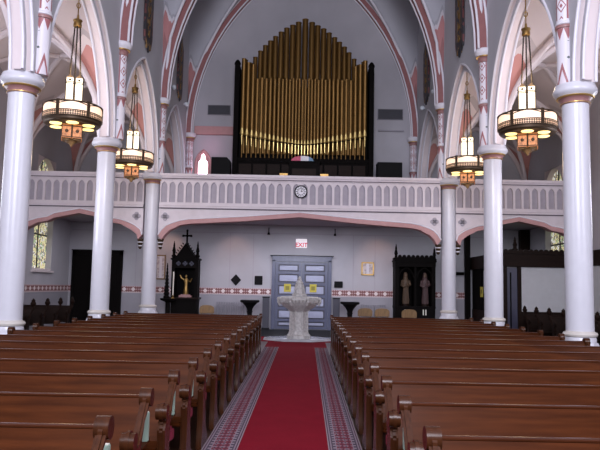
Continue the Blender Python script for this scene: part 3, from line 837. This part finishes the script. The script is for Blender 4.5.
MB().prism([(-.40, 2.56), (.40, 2.56), (0, 3.14)], 'y', -.30, .24).build('gable', M['dark'], sh)
c = MB().box(-.03, .03, -.06, 0, 3.08, 3.62).box(-.15, .15, -.06, 0, 3.40, 3.46)
for cx, cz in ((-.15, 3.43), (.15, 3.43), (0, 3.63)): c.ball((cx, -.03, cz), .045, 8)
c.lathe([(.09, 3.06), (.09, 3.1), (.05, 3.13)], (0, -.03, 0), 8); c.build('cross', M['dark'], sh)
cr = MB()
for i in range(6): cr.tube([(-.36+.06*i, -.31, 2.66+.085*i), (-.42+.06*i, -.31, 2.72+.085*i)], .02, 5).tube([(.36-.06*i, -.31, 2.66+.085*i), (.42-.06*i, -.31, 2.72+.085*i)], .02, 5)
cr.build('crockets', M['dark'], sh)
# gilded figure in the shrine
fg = thing('figurine', 'small gilded figure with raised arms standing in the gabled shrine', 'statue', (-4.20, 24.30, 1.14)); fg.scale = (.85, .85, .9)
b = MB().lathe([(.10, .10), (.12, .16), (.085, .40), (.075, .55), (.10, .66), (.085, .74), (.035, .79)], n=12, sq=(1, .7))
b.ball((0, 0, .86), .065, 12, (.85, .9, 1.1))
b.tube([(-.08, 0, .70), (-.20, -.02, .78), (-.28, -.02, .92)], [.035, .028, .018], 8); b.tube([(.08, 0, .70), (.19, -.03, .64), (.26, -.05, .78)], [.035, .028, .018], 8)
b.tube([(-.03, 0, .2), (-.09, -.03, .08), (-.12, 0, .06)], .03, 8)
b.build('body', M['brass'], fg)
MB().box(-.28, .28, -.14, .14, 0, .08).box(-.2, .2, -.1, .1, .08, .12).build('plinth', M['oxblood'], fg)

sc = thing('statue_cabinet', 'wide black gothic cabinet with cresting and two statues inside', 'cabinet', (4.28, 24.3, 0)); sc.scale = (.93, 1, 1)
MB().box(-.78, .78, -.35, .35, 0, .95).box(-.82, .82, -.38, .36, 0, .12).box(-.80, .80, -.37, .35, .90, .98).build('base', M['dark'], sc)
MB().box(-.78, .78, .28, .35, .98, 2.6).build('back_panel', M['dark'], sc)
for sx in (-1, 0, 1):
    w_ = .075 if sx else .04
    MB().box(sx*.72-w_, sx*.72+w_, -.35, .30, .98, 2.6).build('post', M['dark'], sc, bevel=.01)
MB().box(-.80, .80, -.37, .36, 2.42, 2.76).box(-.83, .83, -.40, .36, 2.60, 2.66).build('canopy', M['dark'], sc)
cre = MB()
for i in range(8):
    x = -.62+i*1.24/7
    cre.prism([(x+.085*cos(PI*j/8), 2.75+.11*sin(PI*j/8)) for j in range(9)], 'y', -.36, -.30)
cre.build('cresting', M['dark'], sc)
for sx in (-1, 1):
    p = MB(); pinnacle(p, sx*.76, -.28, 2.6, 3.26 if sx < 0 else 3.18, .07); p.build('pinnacle', M['dark'], sc)
    for k_ in (-1, 1):
        MB().box(sx*.36+k_*.05-.02, sx*.36+k_*.05+.02, -.355, -.345, .66, .86).build('inlay', M['page'], sc)
    a = MB(); a.tube([(sx*.36+x, -.33, 2.02+z) for x, z in arc_pts(.28, .36, 8)], .025, 6); a.build('niche_arch', M['dark'], sc)
def statue(label, x, robe):
    s = thing('statue', label, 'statue', (x, 24.22, .98)); s.scale = (.8, .85, .97)
    MB().lathe([(.19, 0), (.19, .05), (.16, .08)], n=12, sq=(1, .8)).build('plinth', M['darkwood'], s)
    b = MB().lathe([(.155, .08), (.165, .2), (.14, .45), (.13, .62), (.15, .80), (.165, .93), (.14, 1.0), (.07, 1.05), (.045, 1.08)], n=16, sq=(1, .72))
    b.tube([(-.15, 0, .96), (-.20, -.05, .78), (-.10, -.13, .72), (.0, -.15, .78)], [.055, .055, .045, .03], 8)
    b.tube([(.15, 0, .96), (.20, -.05, .80), (.10, -.13, .76), (.02, -.16, .84)], [.055, .055, .045, .03], 8)
    for i in range(5):
        xx = -.09+.045*i; b.tube([(xx, -.10, .70), (xx*1.2, -.115, .4), (xx*1.35, -.12, .1)], .018, 6)
    bd = b.build('robe', robe, s)
    h = MB().ball((0, -.01, 1.16), .085, 14, (.82, .9, 1.15)); h.ball((0, -.09, 1.15), .015, 6); h.build('head', M['skin'], s)
    MB().lathe([(.12, 1.02), (.105, 1.12), (.095, 1.2), (.06, 1.27), (0, 1.285)], (0, .025, 0), 14, 0, (1, .75)).build('veil', robe, s)
statue('painted statue in an amber robe in the left niche of the cabinet', 3.96, M['statue_robe'])
statue('painted statue in a rose-brown robe in the right niche of the cabinet', 4.68, M['statue_rose'])

# dark table and tapering ornament beside the shrine
tb = thing('side_table', 'small dark pedestal table left of the gabled shrine', 'table', (-4.70, 23.55, 0))
MB().lathe([(.20, 0), (.20, .06), (.12, .12), (.09, .3), (.09, .95), (.16, 1.02)], n=8).build('pedestal', M['dark'], tb)
MB().lathe([(.16, 1.0), (.27, 1.04), (.29, 1.09), (.27, 1.11), (0, 1.11)], n=8, ph=PI/8).build('top', M['dark'], tb)
tg = thing('candelabrum', 'tapering black many-tiered candle stand on the pedestal table', 'candle stand', (-4.76, 23.55, 1.11))
p = MB()
for i in range(9):
    r = .11-.010*i; p.lathe([(r, 0), (r*1.1, .05), (r*.7, .10), (r*.7, .125)], (0, 0, i*.125), 8)
p.lathe([(.03, 0), (.012, .15)], (0, 0, 1.12), 8); p.build('tiers', M['dark'], tg)
tc = thing('candle', 'slim pale candle in a brass cup on the pedestal table beside the gabled shrine', 'candle', (-4.52, 23.50, 1.11))
MB().lathe([(.06, 0), (.05, .02), (.02, .05), (.045, .09), (.045, .11)], n=12).build('holder', M['brass'], tc)
MB().cyl((0, 0, 0), .022, .09, .95, 12).build('candle_stick', M['candle'], tc)

# ------------------------------------------------------------------ wooden enclosure in the right aisle
en = thing('wooden_enclosure', 'dark wooden enclosure with white boarded panels at the back of the right aisle', 'enclosure', (6.55, 21.0, 0))
W_ = XR-6.55-.02; DP = D[6]-21.0-.02
MB().box(0, .16, 0, .14, 0, 2.4).build('post', M['darkwood'], en, bevel=.01)
MB().box(.50, .62, 0, .12, 0, 2.4).build('post', M['darkwood'], en, bevel=.01)
MB().box(.16, .50, .05, .09, 0, 2.35).build('door', M['violet'], en, bevel=.01)  # blue-violet reflection put into the door's base colour
MB().box(.26, .30, .03, .05, 0.3, 2.2).build('door_edge', M['dark'], en)
MB().box(.62, W_, .03, .09, .12, 2.38).build('boarding', M['enclosure'], en)
MB().box(.62, W_, .0, .11, 0, .95).build('wainscot', M['darkwood'], en)
MB().box(-.05, W_, -.08, .16, 2.38, 2.84).box(-.10, W_, -.14, .2, 2.80, 2.88).build('cornice', M['darkwood'], en, bevel=.01)
MB().box(-.05, .10, .16, DP, 2.38, 2.84).box(0, .08, .16, DP, 0, .9).build('return_rail', M['darkwood'], en)
rp = MB().box(.02, .06, .16, 1.2, .9, 2.38).box(.0, .08, 1.2, 1.34, .9, 2.38).box(.02, .06, 1.34, 2.4, .9, 2.38).box(0, .08, 2.4, 2.55, .9, 2.38).box(.02, .06, 2.55, DP, .9, 2.38)
rp.build('return_panel', M['dark'], en)
MB().box(.0, .02, 2.05, 2.12, 1.5, 2.3).build('pale_strip', M['enclosure'], en)
crs = MB()
n_ = 13
for i in range(n_):
    x = .0+(i+.5)*W_/n_
    crs.prism([(x+.075*cos(PI*j/8), 2.87+.08*sin(PI*j/8)) for j in range(9)], 'y', -.12, -.06)
crs.build('cresting', M['darkwood'], en)
pf = MB(); pinnacle(pf, .42, 0, 2.86, 3.36, .075); pf.build('finial', M['darkwood'], en)
yn = thing('notice', 'yellow notice on the dark side of the wooden enclosure', 'notice', (6.55-.008, 23.35, 1.55))
MB().box(-.01, .008, -.16, .16, -.18, .18).build('card', M['yellow'], yn); MB().box(-.013, -.009, -.09, .09, -.06, .08).build('mark', M['yellow_ink'], yn)
cc_ = MB().box(-.17, .17, -.28, 0, 0, 3.9).build('corner_casing', M['darkwood'], None, (XR-.19, D[6]-.01, 0)); tag(cc_, 'dark full-height casing in the back corner behind the wooden enclosure', 'casing')
pt = MB().box(-.09, .09, -.22, 0, 0, 3.9).build('dark_post', M['dark'], None, (6.36, D[6]-.01, 0)); tag(pt, 'dark upright post on the back wall left of the wooden enclosure', 'post')
rl = MB().box(-.30, .30, -.06, 0, -.06, .06).build('wall_rail', M['dark'], None, (5.95, D[6], 2.22)); tag(rl, 'short dark rail on the wall left of the dark upright post', 'rail')
wp = thing('wall_panelling', 'white panel with dark rail along the right wall before the enclosure', 'panelling', (XR, 18.9, 0))
MB().box(-.05, 0, -2.2, 2.0, .95, 2.38).build('boarding', M['enclosure'], wp)
MB().box(-.09, 0, -2.2, 1.95, 2.38, 2.84).box(-.08, 0, -2.2, 1.95, 0, .95).build('rail', M['darkwood'], wp)

# ------------------------------------------------------------------ font on its marble slab
tag(MB().lathe([(1.0, 0), (1.0, .035), (.97, .045), (0, .045)], n=8, ph=PI/8, sq=(1.12, .95)).build('marble_slab', M['slab'], None, (0, 19.95, .013)), 'low polished marble slab under the baptismal font', 'slab')
fo = thing('baptismal_font', 'pale carved stone baptismal font with a spired cover at the end of the aisle', 'font', (.02, 19.85, .058))
P8 = PI/8
MB().lathe([(.38, 0), (.38, .10), (.34, .13), (.32, .20), (.29, .23)], n=8, ph=P8).build('base', M['stone'], fo, smooth=15)
MB().lathe([(.285, .22), (.265, .28), (.26, .78), (.30, .84)], n=8, ph=P8).build('shaft', M['stone'], fo, smooth=15)
fl = MB()
for i in range(8):
    a = PI/4*i+P8
    fl.tube([(.285*cos(a), .285*sin(a), .22), (.275*cos(a), .275*sin(a), .80), (.36*cos(a), .36*sin(a), .90)], .028, 6)
fl.build('colonnettes', M['stone'], fo)
MB().lathe([(.30, .82), (.38, .88), (.50, .95), (.58, 1.02), (.60, 1.12), (.66, 1.16), (.66, 1.22), (.60, 1.25), (.3, 1.26)], n=8, ph=P8).build('bowl', M['stone'], fo, smooth=15)
sc_ = MB()
for i in range(8):
    for k_ in (-.6, -.2, .2, .6):
        a = PI/4*i; r = .63*cos(P8)
        p = (r*cos(a)-k_*.26*sin(a)*1.0, r*sin(a)+k_*.26*cos(a), 1.13)
        sc_.lathe([(0, -.10), (.03, -.07), (.045, -.02), (.05, .03)], p, 8)
sc_.build('pendant_tracery', M['stone'], fo)
for i in range(8):
    a = PI/4*i+P8
    fb = MB().ball((.67*cos(a), .67*sin(a), 1.18), .055, 8).tube([(.62*cos(a), .62*sin(a), 1.0), (.69*cos(a), .69*sin(a), 1.10), (.66*cos(a), .66*sin(a), 1.2)], .035, 6)
    fb.build('corner_boss', M['stone'], fo)
cvr = MB().lathe([(.24, 1.25), (.24, 1.32), (.20, 1.35), (.16, 1.55), (.09, 1.72), (.05, 1.76), (.06, 1.79), (.02, 1.86), (0, 1.87)], n=8, ph=P8)
for i in range(4):
    a = PI/2*i+PI/4
    for z, r in ((1.38, .20), (1.48, .18), (1.58, .15), (1.67, .12)): cvr.ball((r*cos(a), r*sin(a), z), .028, 6)
cvr.build('cover', M['stone'], fo, smooth=15)

# ------------------------------------------------------------------ carpets
def flat(name, q, m, z, label):
    """four corners (near-left, near-right, far-right, far-left); a thin rug with u across and v along"""
    mb = MB(); uvl = mb.bm.loops.layers.uv.new('UVMap'); N = 30
    L = q[3][1]-q[0][1]; rows = []
    for i in range(N+1):
        t_ = i/N
        a = Vector(q[0]).lerp(Vector(q[3]), t_); b_ = Vector(q[1]).lerp(Vector(q[2]), t_)
        rows.append([mb.bm.verts.new((a.x, a.y, z)), mb.bm.verts.new((b_.x, b_.y, z))])
    for i in range(N):
        f = mb.face([rows[i][0], rows[i][1], rows[i+1][1], rows[i+1][0]])
        for lp, (u, v) in zip(f.loops, ((0, i/N*L), (1, i/N*L), (1, (i+1)/N*L), (0, (i+1)/N*L))): lp[uvl].uv = (u, v)
    bmesh.ops.recalc_face_normals(mb.bm, faces=mb.bm.faces)
    ex_ = bmesh.ops.extrude_face_region(mb.bm, geom=list(mb.bm.faces))
    for v in ex_['geom']:
        if isinstance(v, bmesh.types.BMVert): v.co.z = z-.006
    o = mb.build(name, M[m], smooth=0)
    return tag(o, label, 'carpet')
flat('aisle_carpet', ((-.945, -1), (.57, -1), (.80, 19.2), (-.868, 19.2)), 'carpet', .007, 'plain red carpet running down the middle aisle')
flat('cross_carpet', ((-3.9, 19.2), (3.9, 19.2), (3.9, 22.9), (-3.9, 22.9)), 'carpet', .007, 'red cross carpet around the font behind the last pews')
flat('border_runner', ((-.94, -1), (-.62, -1), (-.50, 17.4), (-.875, 17.4)), 'runner', .014, 'patterned grey and red runner along the left edge of the aisle carpet')
flat('border_runner', ((.235, -1), (.565, -1), (.785, 17.4), (.45, 17.4)), 'runner', .014, 'patterned grey and red runner along the right edge of the aisle carpet')

tag(MB().box(-1.40, 1.50, 20.95, 24.35, .0, .012).build('door_mat', M['black'], None, (0, 0, .008)), 'black mat on the floor between the font and the blue-grey doors', 'mat')
# ------------------------------------------------------------------ pews
def end_profile():
    P = [(-.47, 0), (.0, 0), (-.03, .08), (-.17, .20), (-.235, .42), (-.22, .60), (-.13, .75), (-.02, .83)]
    P += [(.0+.058*cos(a), .885+.058*sin(a)) for a in [-.7+i*.5 for i in range(9)]]
    P += [(-.10, .83), (-.165, .765), (-.21, .71), (-.255, .672), (-.30, .66), (-.345, .67)]
    P += [(-.41+.066*cos(a), .70+.066*sin(a)) for a in [.7+i*.5 for i in range(9)]]
    P += [(-.45, .58), (-.43, .48), (-.425, .30), (-.45, .14), (-.47, .08)]
    return P
def pew(label, xa, xb, y, group, wood, fin=0):
    """a pew facing the camera; xa is its aisle end"""
    s = 1 if xb > xa else -1; L = abs(xb-xa)
    p = thing('pew', label, 'pew', (xa, y, 0), 0, group); ew = wood if fin else M['pew_end']
    def X(a, b): return (min(s*a, s*b), max(s*a, s*b))
    for (a, b) in ((0, .055), (L-.055, L)):
        x0, x1 = X(a, b)
        e = MB().prism(end_profile(), 'x', x0, x1).build('end_panel', ew, p, bevel=.016)
        if fin and a == 0:
            f = MB().lathe([(.03, .88), (.045, .92), (.03, .95), (.07, 1.0), (.075, 1.04), (.045, 1.09), (.055, 1.11), (.0, 1.17)], ((x0+x1)/2, .0, 0), 10)
            f.build('finial', ew, e)
        else:
            MB().tube([(x0-.012, -.41, .70), (x1+.012, -.41, .70)], .054, 14).build('scroll', ew, e)
            MB().tube([(x0-.009, .0, .885), (x1+.009, .0, .885)], .0585, 16).build('scroll', ew, e)
    x0, x1 = X(.052, L-.052)
    MB().prism([(-.21, .42), (-.175, .42), (.014, .886), (-.020, .886)], 'x', x0, x1).build('backrest', wood, p, bevel=.006)
    MB().prism([(-.021, .884), (.017, .884), (.017, .893), (.010, .899), (-.012, .899), (-.021, .893)], 'x', x0, x1).build('top_rail', M['rail'] if not fin else wood, p)
    MB().box(x0, x1, -.45, -.17, .415, .45).build('seat', wood, p, bevel=.01)
    if not fin:
        k0, k1 = X(.058, L-.058)
        MB().prism([(-.14, .53), (-.125, .53), (.275, .545), (.275, .58), (.267, .58), (.267, .555), (-.125, .545), (-.08, .66), (-.095, .66)], 'x', k0, k1).build('book_rack', wood, p)
        MB().box(k0, k1, .12, .26, .36, .47).build('kneeler', M['maroon'], p, bevel=.02)
        for q in (k0+.06, k1-.10): MB().box(q, q+.04, -.19, .14, .40, .44).build('kneeler_bracket', M['iron'], p)
    return p
NUM = ['first', 'second', 'third', 'fourth', 'fifth', 'sixth', 'seventh', 'eighth', 'ninth', 'tenth', 'eleventh', 'twelfth', 'thirteenth', 'fourteenth', 'fifteenth']
NR = 15
for side, nm in ((-1, 'left'), (1, 'right')):
    Y0, SP = (3.32, .90) if side < 0 else (3.22, .905)
    for i in range(NR):
        y = Y0+SP*i
        xa = -.93+.004*(y-3.2) if side < 0 else .63+.012*(y-3.2)
        pew(f'brown wooden pew left of the red carpet, {NUM[i]} row from the front' if side < 0 else f'brown wooden pew right of the red carpet, {NUM[i]} row from the front', xa, side*4.22, y, f'brown pews {nm} of the carpet', M['pew'])
        if i < 9:
            for k_ in range(2 if i < 5 else 1):
                o = thing('hymnal', f'pale green hymnal {("nearest" if k_ == 0 else "second from")} the carpet behind the {NUM[i]} {nm} pew', 'book', (xa+side*(.130+.16*k_), y+.235, .556), 0, 'green hymnals in the pew racks')
                MB().box(-.07, .07, -.022, .022, 0, .19).build('cover', M['book'], o, bevel=.004)
                MB().box(-.065, .065, -.017, .017, .004, .194).build('pages', M['page'], o)
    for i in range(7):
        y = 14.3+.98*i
        pew(f'dark poppyhead-ended pew in the {nm} aisle, {NUM[6-i]} counted from the gallery end', side*6.95, side*8.55, y, f'dark pews in the {nm} side aisle', M['darkwood'], 1)  # dimness of the side aisle put into a darker pew colour

# ------------------------------------------------------------------ chandeliers
def make_chandelier(label, loc, ztop):
    c = thing('chandelier', label, 'chandelier', loc, 0, 'drum chandeliers in the arches')
    R = .56
    # local z = 0 at the lower rim of the drum
    MB().lathe([(R-.02, .16), (R+.005, .16), (R+.005, .345), (R-.02, .345), (R-.02, .16)], n=48).build('glass_band', M['panelglow'], c)
    MB().lathe([(R, .06), (R+.015, .06), (R+.015, .165), (R, .165), (R, .06)], n=48).build('openwork_band', M['filigree'], c)
    rg = MB()
    for z, r in ((.345, .018), (.165, .014), (.06, .018)): rg.tube([(R*1.012*cos(2*PI*i/40), R*1.012*sin(2*PI*i/40), z) for i in range(40)], r, 6, True)
    rg.build('rim', M['bronze'], c)
    for i in range(6):
        a = 2*PI*i/6
        m_ = MB().sweep([(R*1.02*cos(a), R*1.02*sin(a), z) for z in (.06, .37)], [((cos(a), sin(a), 0), (-sin(a), cos(a), 0))]*2, [(-.02, -.03), (.015, -.03), (.015, .03), (-.02, .03)])
        m_.tube([(R*1.02*cos(a+2*PI/6*j/10), R*1.02*sin(a+2*PI/6*j/10), .285+.05*sin(PI*j/10)) for j in range(11)], .010, 5)
        m_.build('mullion', M['bronze'], c)
    MB().lathe([(R, .065), (R-.002, .0), (R-.03, -.03), (R-.06, -.04), (0, -.04)], n=40).build('bottom_pan', M['bronze'], c)
    for i in range(6):
        a = 2*PI*i/6+PI/2
        MB().lathe([(.122, .003), (.118, -.012), (.06, -.016), (0, -.016)], (.355*cos(a), .355*sin(a), -.04), 18).build('downlight', M['bulb'], c)
    MB().lathe([(R-.02, .30), (.12, .34), (0, .34)], n=32).build('top_pan', M['bronze'], c)
    for i in range(4):
        x, y = .088*(1 if i % 2 else -1), .088*(1 if i // 2 else -1); w_ = .074
        l = MB().box(x-w_, x+w_, y-w_, y+w_, .33, .80).build('lantern', M['glow'], c)
        lf = MB()
        for u in (-w_, w_):
            for v in (-w_, w_): lf.tube([(x+u, y+v, .33), (x+u, y+v, .92)], .010, 5)
        for z in (.80, .83): 
            lf.tube([(x-w_, y-w_, z), (x+w_, y-w_, z), (x+w_, y+w_, z), (x-w_, y+w_, z)], .009, 5, True)
        lf.lathe([(.105, .92), (.08, .935), (.05, .97), (.015, 1.0), (0, 1.02)], (x, y, 0), 4, PI/4)
        for u, v in ((0, -w_), (0, w_), (-w_, 0), (w_, 0)): lf.ball((x+u, y+v, .875), .024, 6)
        lf.build('lantern_frame', M['bronze'], l)
        MB().box(x-w_*.93, x+w_*.93, y-w_*.93, y+w_*.93, .80, .92).build('lantern_head', M['glow'], l)
    for i in range(4):
        x, y = .10*(1 if i % 2 else -1), .10*(1 if i // 2 else -1); w_ = .092
        l = MB().box(x-w_, x+w_, y-w_, y+w_, -.32, -.04).build('pendant_lantern', M['amber'], c)
        pb = MB()
        for u in (-w_, w_):
            for v in (-w_, w_): pb.tube([(x+u, y+v, -.31), (x+u, y+v, .0)], .010, 5)
        for z in (-.30, -.08): pb.tube([(x-w_, y-w_, z), (x+w_, y-w_, z), (x+w_, y+w_, z), (x-w_, y+w_, z)], .010, 5, True)
        pb.ball((x, y-w_, -.18), .035, 8, (1, .3, 1)); pb.lathe([(.13, -.31), (.10, -.34), (0, -.35)], (x, y, 0), 4, PI/4)
        pb.build('pendant_frame', M['bronze'], l)
    MB().lathe([(.14, -.33), (.11, -.38), (.05, -.41), (.02, -.46), (0, -.46)], n=12).build('finial', M['bronze'], c)
    for i in range(3):
        a = 2*PI*i/3+.5; zt = 2.06; P0 = Vector((.125*cos(a), .125*sin(a), .94)); P1 = Vector((.06*cos(a), .06*sin(a), zt))
        ch = MB().tube([P0, P1], .009, 5); n_ = 34
        for j in range(n_):
            q = P0.lerp(P1, (j+.5)/n_); ch.ball(q, .017, 5, (1, 1, 1.4))
        ch.build('chain', M['iron'], c)
    MB().lathe([(.07, 2.04), (.085, 2.05), (.085, 2.09), (.075, 2.14), (.095, 2.17), (.09, 2.19), (.03, 2.21), (.02, 2.30)], n=16).build('canopy', M['brass'], c)
    rd = MB().cyl((0, 0, 0), .012, 2.28, ztop, 8)
    for j in range(3): rd.tube([(.035*cos(2*PI*i/10), 0, 2.38+.12*j+.055*sin(2*PI*i/10)) if j % 2 else (0, .035*cos(2*PI*i/10), 2.38+.12*j+.055*sin(2*PI*i/10)) for i in range(10)], .011, 5, True)
    rd.build('rod', M['brass'], c)
    return c
ch0 = None
for side, nm in ((-1, 'left'), (1, 'right')):
    for (ya, z, q) in ((12.95, 4.80, 'nearer'), (17.66, 4.84, 'farther')):
        loc = (side*4.62-.04, ya, z)
        lab = f'{q} lit drum chandelier hanging in the {nm} arcade arches'
        turn = -side*math.atan2(4.62, ya)
        if ch0 is None: ch0 = make_chandelier(lab, loc, 2.86); ch0.rotation_euler[2] = turn
        else: dup(ch0, loc, turn, lab)
        L_ = bpy.data.lights.new('chandelier_light', 'POINT'); L_.energy = 26; L_.color = (1, .72, .45); L_.shadow_soft_size = .25
        lo_ = bpy.data.objects.new('chandelier_light', L_); COL.objects.link(lo_); lo_.location = (loc[0], loc[1], z+1.15)
        L2 = bpy.data.lights.new('chandelier_light', 'POINT'); L2.energy = 12; L2.color = (1, .72, .42); L2.shadow_soft_size = .25
        l2 = bpy.data.objects.new('chandelier_light', L2); COL.objects.link(l2); l2.location = (loc[0], loc[1], z-.65)

# ------------------------------------------------------------------ light
w = bpy.data.worlds.new('World'); S.world = w; w.use_nodes = True
bg = w.node_tree.nodes['Background']; bg.inputs[0].default_value = (.80, .84, 1.0, 1); bg.inputs[1].default_value = .3
def area(name, loc, target, sx, sy, e, col):
    L = bpy.data.lights.new(name, 'AREA'); L.shape = 'RECTANGLE'; L.size = sx; L.size_y = sy; L.energy = e; L.color = col
    o = bpy.data.objects.new(name, L); COL.objects.link(o); o.location = loc
    o.rotation_euler = (Vector(target)-Vector(loc)).to_track_quat('-Z', 'Y').to_euler(); return o
area('assumed_chancel_light', (0, -3.6, 8.0), (0, 22, 8.5), 4.5, 6, 2150, (.88, .88, 1.0))  # assumed light from behind the camera, added; no chancel window is built
area('aisle_fill_light', (XR-.1, 3, 5.0), (-2, 14, 5.5), 3, 4, 420, (.90, .90, 1.0))  # added soft fill from the side; no window is built here
area('aisle_fill_light', (XL+.1, 3, 5.0), (2, 14, 5.5), 3, 4, 420, (.86, .88, 1.0))
area('aisle_fill_light', (XR-.1, 12.9, 4.2), (5, 15, 7.5), 1.5, 3.5, 260, (.90, .90, 1.0))  # added fill aimed upward to brighten the aisle vaults
area('aisle_fill_light', (XL+.1, 12.9, 4.2), (-5, 15, 7.5), 1.5, 3.5, 260, (.86, .88, 1.0))
FL = bpy.data.lights.new('assumed_camera_flash', 'POINT'); FL.energy = 60; FL.color = (1, .93, .95); FL.shadow_soft_size = .03  # flash assumed from the bright near pew ends; lamp added at the camera
fo_ = bpy.data.objects.new('assumed_camera_flash', FL); COL.objects.link(fo_); fo_.location = (.05, -.02, 1.70)
def spot(name, loc, tgt, e, col, ang=70):
    L = bpy.data.lights.new(name, 'SPOT'); L.energy = e; L.color = col; L.spot_size = math.radians(ang); L.spot_blend = .8; L.shadow_soft_size = .08
    o = bpy.data.objects.new(name, L); COL.objects.link(o); o.location = loc
    o.rotation_euler = (Vector(tgt)-Vector(loc)).to_track_quat('-Z', 'Y').to_euler()
for x, z, e in ((-4.95, 2.6, 28), (-2.45, 2.5, 18), (2.95, 2.5, 18)):
    spot('assumed_gallery_downlight', (x, 23.6, 3.8), (x, 24.74, z), e, (1, .55, .38), 75)  # lamps assumed from the warm glows on the wall; no fittings are built
area('under_gallery_fill', (0, 22.2, 3.88), (0, 22.3, 0), 6, 1.0, 135, (.88, .88, 1.0))  # added fill to brighten the wall under the gallery; no fitting there
area('under_gallery_fill', (-6.6, 22.2, 3.88), (-6.6, 22.3, 0), 2, 1.0, 26, (.9, .88, 1.0))
area('under_gallery_fill', (6.0, 22.2, 3.88), (5.6, 22.9, 0), 2, 1.0, 26, (.88, .9, 1.0))
PL = bpy.data.lights.new('pink_window_light', 'POINT'); PL.energy = 3.5; PL.color = (1, .35, .55); PL.shadow_soft_size = .2
po = bpy.data.objects.new('pink_window_light', PL); COL.objects.link(po); po.location = (-3.5, 24.2, 6.9)

# ------------------------------------------------------------------ camera
cam = bpy.data.cameras.new('camera'); cam.sensor_width = 36; cam.lens = 650/600*36; cam.clip_start = .05
co = bpy.data.objects.new('camera', cam); COL.objects.link(co)
pitch = math.atan(62/650); roll = math.radians(1.1)
fw = Vector((0, cos(pitch), sin(pitch))); u0 = Vector((0, -sin(pitch), cos(pitch))); r0 = Vector((1, 0, 0))
rt = r0*cos(roll)+u0*sin(roll); upv = u0*cos(roll)-r0*sin(roll)
mw = Matrix((rt, upv, -fw)).transposed().to_4x4(); mw.translation = Vector((0, 0, 1.6)); co.matrix_world = mw
S.camera = co
vs = S.view_settings; vs.view_transform = 'Standard'; vs.look = 'None'; vs.gamma = 1; vs.exposure = 0.22; vs.use_curve_mapping = False
